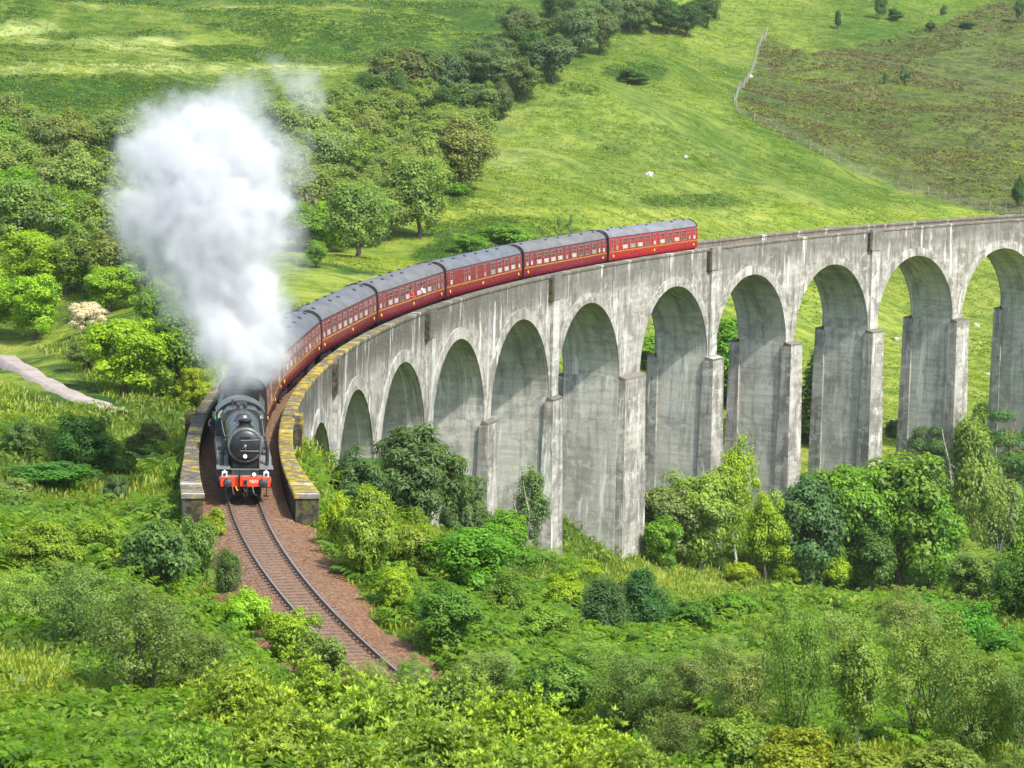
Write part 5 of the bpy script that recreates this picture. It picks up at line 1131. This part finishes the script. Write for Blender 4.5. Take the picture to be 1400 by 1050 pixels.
x, y, D = field(120000, r, 380, 950); z = H(x, y); cv_ = cover(np.stack([x, y, z], 1))
def clumps(name, m, size, col, label, cat, mat='leaf', hump=.5):
    r = np.random.default_rng(len(name)); X = np.stack([x[m], y[m], z[m]], 1); n = len(X); k = np.repeat(np.arange(n), 5); d = rdir(r, len(k), .9); d[:, 2] = np.abs(d[:, 2])
    sz = size*(D[m]/600)[k]; c = X[k]+d*(sz*r.uniform(.4, 1.2, len(k)))[:, None]*np.array([1.3, 1.3, hump])
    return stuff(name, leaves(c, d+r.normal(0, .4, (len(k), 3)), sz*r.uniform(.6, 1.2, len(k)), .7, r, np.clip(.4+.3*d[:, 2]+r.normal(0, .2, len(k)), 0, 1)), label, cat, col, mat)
nse = fbm(x, y, 4, 16)
clumps('heather', (cv_['heather'] > .5) & (nse > -.12), .45, (.095, .082, .040), 'brown heather scrub scattered over the upper hillside', 'heather')
clumps('hill_bracken', (cv_['bracken'] > .6) & (nse > -.12), .50, (.062, .140, .016), 'dark green bracken beds on the far hillside', 'bracken')

# ------------------------------------------------------------------ small things
def rock(px, py, wpx, label, seed):
    r = np.random.default_rng(seed); P, D = at(px, py); w = wpx/FPX*D
    mb = MB(); n, m = 10, 7; vv = []
    for i in range(m):
        ph = math.pi*i/(m-1)
        for j in range(n):
            a = 6.283*j/n; q = 1+.28*math.sin(3*a+seed+ph*2)+r.normal(0, .07); vv.append((math.cos(a)*math.sin(ph)*w*.5*q, math.sin(a)*math.sin(ph)*w*.42*q, math.cos(ph)*w*.34*q))
    mb.add(vv, [(i*n+j, (i+1)*n+j, (i+1)*n+(j+1) % n, i*n+(j+1) % n) for i in range(m-1) for j in range(n)], 0)
    o = mb.build('boulder', [MAT['rock']]); o.location = P+np.array([0, 0, w*.1]); tag(o, label, 'rock')
for i, (a, b, w, lab) in enumerate(((888, 240, 11, 'pale grey boulder on the grass slope above the last coach'), (1150, 415, 9, 'pale boulder in the field seen through an arch'), (938, 217, 7, 'small pale stone above the boulder on the slope'), (596, 306, 9, 'pale stone on the grass above the middle coaches'), (1335, 446, 8, 'white stone in the field through the last but one arch'), (1350, 513, 7, 'tiny white stone in the field lower in the same arch'), (1025, 106, 8, 'white stone beside the deer fence'), (922, 893, 13, 'pale broken stone half buried in the meadow'), (1226, 465, 8, 'stone in the grass between two piers'), (1010, 775, 10, 'pinkish rock at the meadow edge'))):
    rock(a, b, w, lab, i)
P, D = at(540, 775); mb = MB(); mb.tube([(0, 0, -.5), (.02, 0, 1.0), (.06, 0, 2.05)], [.055, .05, .05], 8); mp = mb.build('marker_post', [MAT['post_grey']]); mp.location = P; tag(mp, 'thin pale grey post sticking out of the bushes beside the line', 'post')
mb = MB(); mb.lathe((.06, 0, 2.05), (0, 0, 1), [(0, .065), (.03, .065), (.06, .03)], 8); mb.build('cap', [MAT['fence_wood']], mp)
# deer fence round the heather slope
fpx = [(1049, 44), (1040, 62), (1033, 84), (1022, 112), (1008, 132), (1003, 142), (1010, 156), (1022, 166), (1060, 178), (1100, 200), (1140, 222), (1190, 244), (1250, 264), (1310, 280), (1360, 290), (1420, 300)]
fp_ = np.array([at(*q)[0] for q in fpx]); seg = np.concatenate([[0], np.cumsum(np.linalg.norm(np.diff(fp_[:, :2], axis=0), axis=1))]); npost = 88
tt = np.linspace(0, seg[-1], npost); fx_ = np.interp(tt, seg, fp_[:, 0]); fy_ = np.interp(tt, seg, fp_[:, 1]); fz_ = H(fx_, fy_)
fen = empty('deer_fence', (fx_[0], fy_[0], fz_[0]), 'long pale post and wire fence bending down the far hillside by the heather', 'fence'); fo = np.array(fen.location)
for i in range(npost):
    mb = MB(); h_ = 1.9; mb.tube([(0, 0, -.3), (0, 0, h_)], .06 if i % 4 else .10, 6); o = mb.build('post', [MAT['fence_wood']], fen); o.location = np.array([fx_[i], fy_[i], fz_[i]])-fo
mb = MB()
for zz in np.linspace(.2, 1.75, 8):
    mb.tube([(a-fo[0], b-fo[1], c_-fo[2]+zz) for a, b, c_ in zip(fx_, fy_, fz_)], .015, 4, cap=False)
mb.build('wire_mesh', [MAT['fence_wire']], fen)

# ------------------------------------------------------------------ steam
def pxb(px, py, r, D): return (*pt(px, py, D), r/FPX*D)
DENSE = [pxb(*q) for q in ((330, 492, 36, 158), (350, 490, 34, 158), (330, 470, 50, 159), (358, 462, 44, 160), (300, 470, 40, 159), (312, 440, 54, 161), (352, 425, 48, 161), (376, 440, 28, 160), (300, 395, 68, 163), (345, 385, 52, 162), (280, 345, 82, 166), (335, 335, 74, 163), (245, 310, 72, 168), (200, 300, 52, 169), (195, 215, 40, 172), (290, 280, 96, 167), (350, 290, 56, 164), (388, 285, 27, 163), (250, 240, 78, 170), (305, 215, 80, 171), (345, 235, 60, 168), (225, 200, 52, 172), (275, 175, 50, 174))]
THIN = [pxb(*q) for q in ((300, 500, 34, 156), (285, 480, 30, 158), (375, 455, 34, 159), (384, 420, 30, 160), (326, 515, 30, 156), (352, 512, 28, 156), (255, 420, 36, 164), (215, 360, 42, 167))]+[pxb(*q) for q in ((232, 150, 36, 175), (210, 140, 22, 176), (325, 150, 50, 176), (345, 130, 34, 178), (300, 125, 24, 178), (392, 205, 30, 174), (402, 235, 24, 173), (425, 130, 38, 182), (400, 110, 26, 183), (372, 90, 22, 184), (180, 295, 30, 170), (190, 240, 30, 172), (390, 330, 22, 164), (380, 400, 26, 162), (300, 510, 20, 157), (372, 480, 26, 160))]
allb = np.array(DENSE+THIN); lo_ = (allb[:, :3]-allb[:, 3:]).min(0)-.6; hi_ = (allb[:, :3]+allb[:, 3:]).max(0)+.6
def steam_tree(name, mat, mesh_out, res):
    t = bpy.data.node_groups.new(name, 'GeometryNodeTree'); t.interface.new_socket('Geometry', in_out='OUTPUT', socket_type='NodeSocketGeometry')
    N = t.nodes.new; Lk = t.links.new
    def M(op, a, b=None, c=None, clamp=False):
        n = N('ShaderNodeMath'); n.operation = op; n.use_clamp = clamp
        for i, v in enumerate((a, b, c)):
            if v is None: continue
            if isinstance(v, bpy.types.NodeSocket): Lk(v, n.inputs[i])
            else: n.inputs[i].default_value = v
        return n.outputs[0]
    pos = N('GeometryNodeInputPosition').outputs[0]
    def noise(vec, sc, det, rough=.55, color=False):
        n = N('ShaderNodeTexNoise'); n.inputs['Scale'].default_value = sc; n.inputs['Detail'].default_value = det; n.inputs['Roughness'].default_value = rough; Lk(vec, n.inputs['Vector']); return n.outputs['Color' if color else 0]
    def V(op, a, b):
        n = N('ShaderNodeVectorMath'); n.operation = op
        for i, v in enumerate((a, b)):
            if isinstance(v, bpy.types.NodeSocket): Lk(v, n.inputs[i])
            else: n.inputs[i].default_value = v
        return n.outputs['Value' if op in ('DISTANCE', 'LENGTH') else 0]
    wp = V('ADD', pos, V('MULTIPLY', V('SUBTRACT', noise(pos, .30, 3, .6, True), (.5, .5, .5)), (3.4, 3.4, 3.4)))
    def field(bl, k):
        f = None
        for x, y, z, r in bl:
            d = M('MULTIPLY_ADD', V('DISTANCE', wp, (x, y, z)), -1.0/r, 1.0)
            f = d if f is None else M('SMOOTH_MAX', f, d, k)
        return f
    fd = field(DENSE, .10); ft = field(THIN, .12)
    bil = N('ShaderNodeTexVoronoi'); bil.feature = 'SMOOTH_F1'; bil.inputs['Scale'].default_value = .62; bil.inputs['Smoothness'].default_value = .25
    if 'Detail' in bil.inputs: bil.inputs['Detail'].default_value = 2.2; bil.inputs['Roughness'].default_value = .55
    Lk(V('ADD', pos, V('MULTIPLY', noise(pos, .8, 3, .6, True), (.9, .9, .9))), bil.inputs['Vector'])
    puff = M('MULTIPLY_ADD', bil.outputs['Distance'], -.44, .25)
    nz = M('MULTIPLY_ADD', noise(pos, 1.1, 5, .62), .5, -.25)
    a = M('ADD', fd, M('ADD', puff, nz))
    nt2 = M('MULTIPLY_ADD', noise(V('MULTIPLY', wp, (1, 1, .75)), .8, 6, .68), 2.5, -1.30)
    b = M('MULTIPLY', M('ADD', ft, nt2), .25)
    edge = M('MULTIPLY', M('ADD', M('ADD', fd, .22), nt2), .30)
    dens = M('MAXIMUM', M('MULTIPLY', M('SUBTRACT', a, .06), 3.0), M('MAXIMUM', M('MAXIMUM', b, edge), 0.0)) if not mesh_out else M('MAXIMUM', M('SUBTRACT', a, .10), 0.0)
    if not mesh_out: dens = M('MINIMUM', dens, 1.0)
    vc = N('GeometryNodeVolumeCube'); Lk(dens, vc.inputs['Density']); vc.inputs['Min'].default_value = tuple(lo_); vc.inputs['Max'].default_value = tuple(hi_)
    ext = hi_-lo_
    for i, ax in enumerate('XYZ'): vc.inputs['Resolution '+ax].default_value = int(ext[i]/res)
    g_ = vc.outputs[0]
    if mesh_out:
        vm = N('GeometryNodeVolumeToMesh'); vm.inputs['Threshold'].default_value = .50; Lk(g_, vm.inputs[0]); g_ = vm.outputs[0]
        ssn = N('GeometryNodeSetShadeSmooth'); Lk(g_, ssn.inputs[0]); g_ = ssn.outputs[0]
    sm_ = N('GeometryNodeSetMaterial'); sm_.inputs['Material'].default_value = mat; Lk(g_, sm_.inputs[0])
    out = N('NodeGroupOutput'); Lk(sm_.outputs[0], out.inputs[0]); return t
g = NG('steam_core'); p = g.pos(); nn = g.noise(p, .5, 5, .6)
cc = g.mix(g.ramp(nn, .3, .7), (.34, .345, .352), (.42, .42, .42))
sh = g.node('ShaderNodeMixShader', {0: .35, 1: g.node('ShaderNodeBsdfDiffuse', {'Color': cc, 'Roughness': 1.0}).outputs[0], 2: g.node('ShaderNodeBsdfTranslucent', {'Color': cc}).outputs[0]})
g.out(sh.outputs[0]); MAT['steam_core'] = g.m
m, n_, N_, L_ = newmat('steam_volume'); vo = N_('ShaderNodeOutputMaterial'); pv = N_('ShaderNodeVolumePrincipled')
pv.inputs['Color'].default_value = (.885, .896, .912, 1); pv.inputs['Density'].default_value = 1.6; pv.inputs['Anisotropy'].default_value = .1; L_(pv.outputs[0], vo.inputs['Volume']); MAT['steam_volume'] = m
base_ = tuple(pt(336, 520, 157))
st_ = link('steam_plume', bpy.data.meshes.new('steam_plume')); md = st_.modifiers.new('steam', 'NODES'); md.node_group = steam_tree('steam_mesh', MAT['steam_core'], True, .19)
dg = bpy.context.evaluated_depsgraph_get(); dg.update(); me = bpy.data.meshes.new_from_object(st_.evaluated_get(dg)); st_.modifiers.clear(); st_.data = me
import bmesh
bm = bmesh.new(); bm.from_mesh(me); bm.verts.ensure_lookup_table(); seen = np.zeros(len(bm.verts), bool); isl = []
for v0 in bm.verts:
    if seen[v0.index]: continue
    st2 = [v0]; seen[v0.index] = True; cur = []
    while st2:
        a = st2.pop(); cur.append(a)
        for e in a.link_edges:
            b2 = e.other_vert(a)
            if not seen[b2.index]: seen[b2.index] = True; st2.append(b2)
    isl.append(cur)
isl.sort(key=len); bmesh.ops.delete(bm, geom=[q for c_ in isl[:-1] for q in c_], context='VERTS'); bm.to_mesh(me); bm.free()
if not me.materials: me.materials.append(MAT['steam_core'])
tag(st_, 'billowing white steam cloud rising over the locomotive and hiding the first coaches', 'steam')
vd = bpy.data.volumes.new('steam_wisps'); vo_ = bpy.data.objects.new('steam_wisps', vd); C.objects.link(vo_); vo_.parent = st_
md = vo_.modifiers.new('steam', 'NODES'); md.node_group = steam_tree('steam_vol', MAT['steam_volume'], False, .19)
vd.materials.append(MAT['steam_volume']); vd.render.step_size = .45
print('steam faces', len(me.polygons))

# ------------------------------------------------------------------ air
m, n_, N_, L_ = newmat('haze'); vo = N_('ShaderNodeOutputMaterial'); pv = N_('ShaderNodeVolumePrincipled')
pv.inputs['Color'].default_value = (.93, .96, 1.0, 1); pv.inputs['Density'].default_value = .00005; pv.inputs['Anisotropy'].default_value = .2; L_(pv.outputs[0], vo.inputs['Volume'])
mb = MB(); mb.box(-1600, 1600, -430, 1560, float(GZ.min())-3, float(GZ.max())+30); hz = mb.build('haze', [m]); tag(hz, 'thin pale summer haze over the glen', 'haze', kind='stuff')
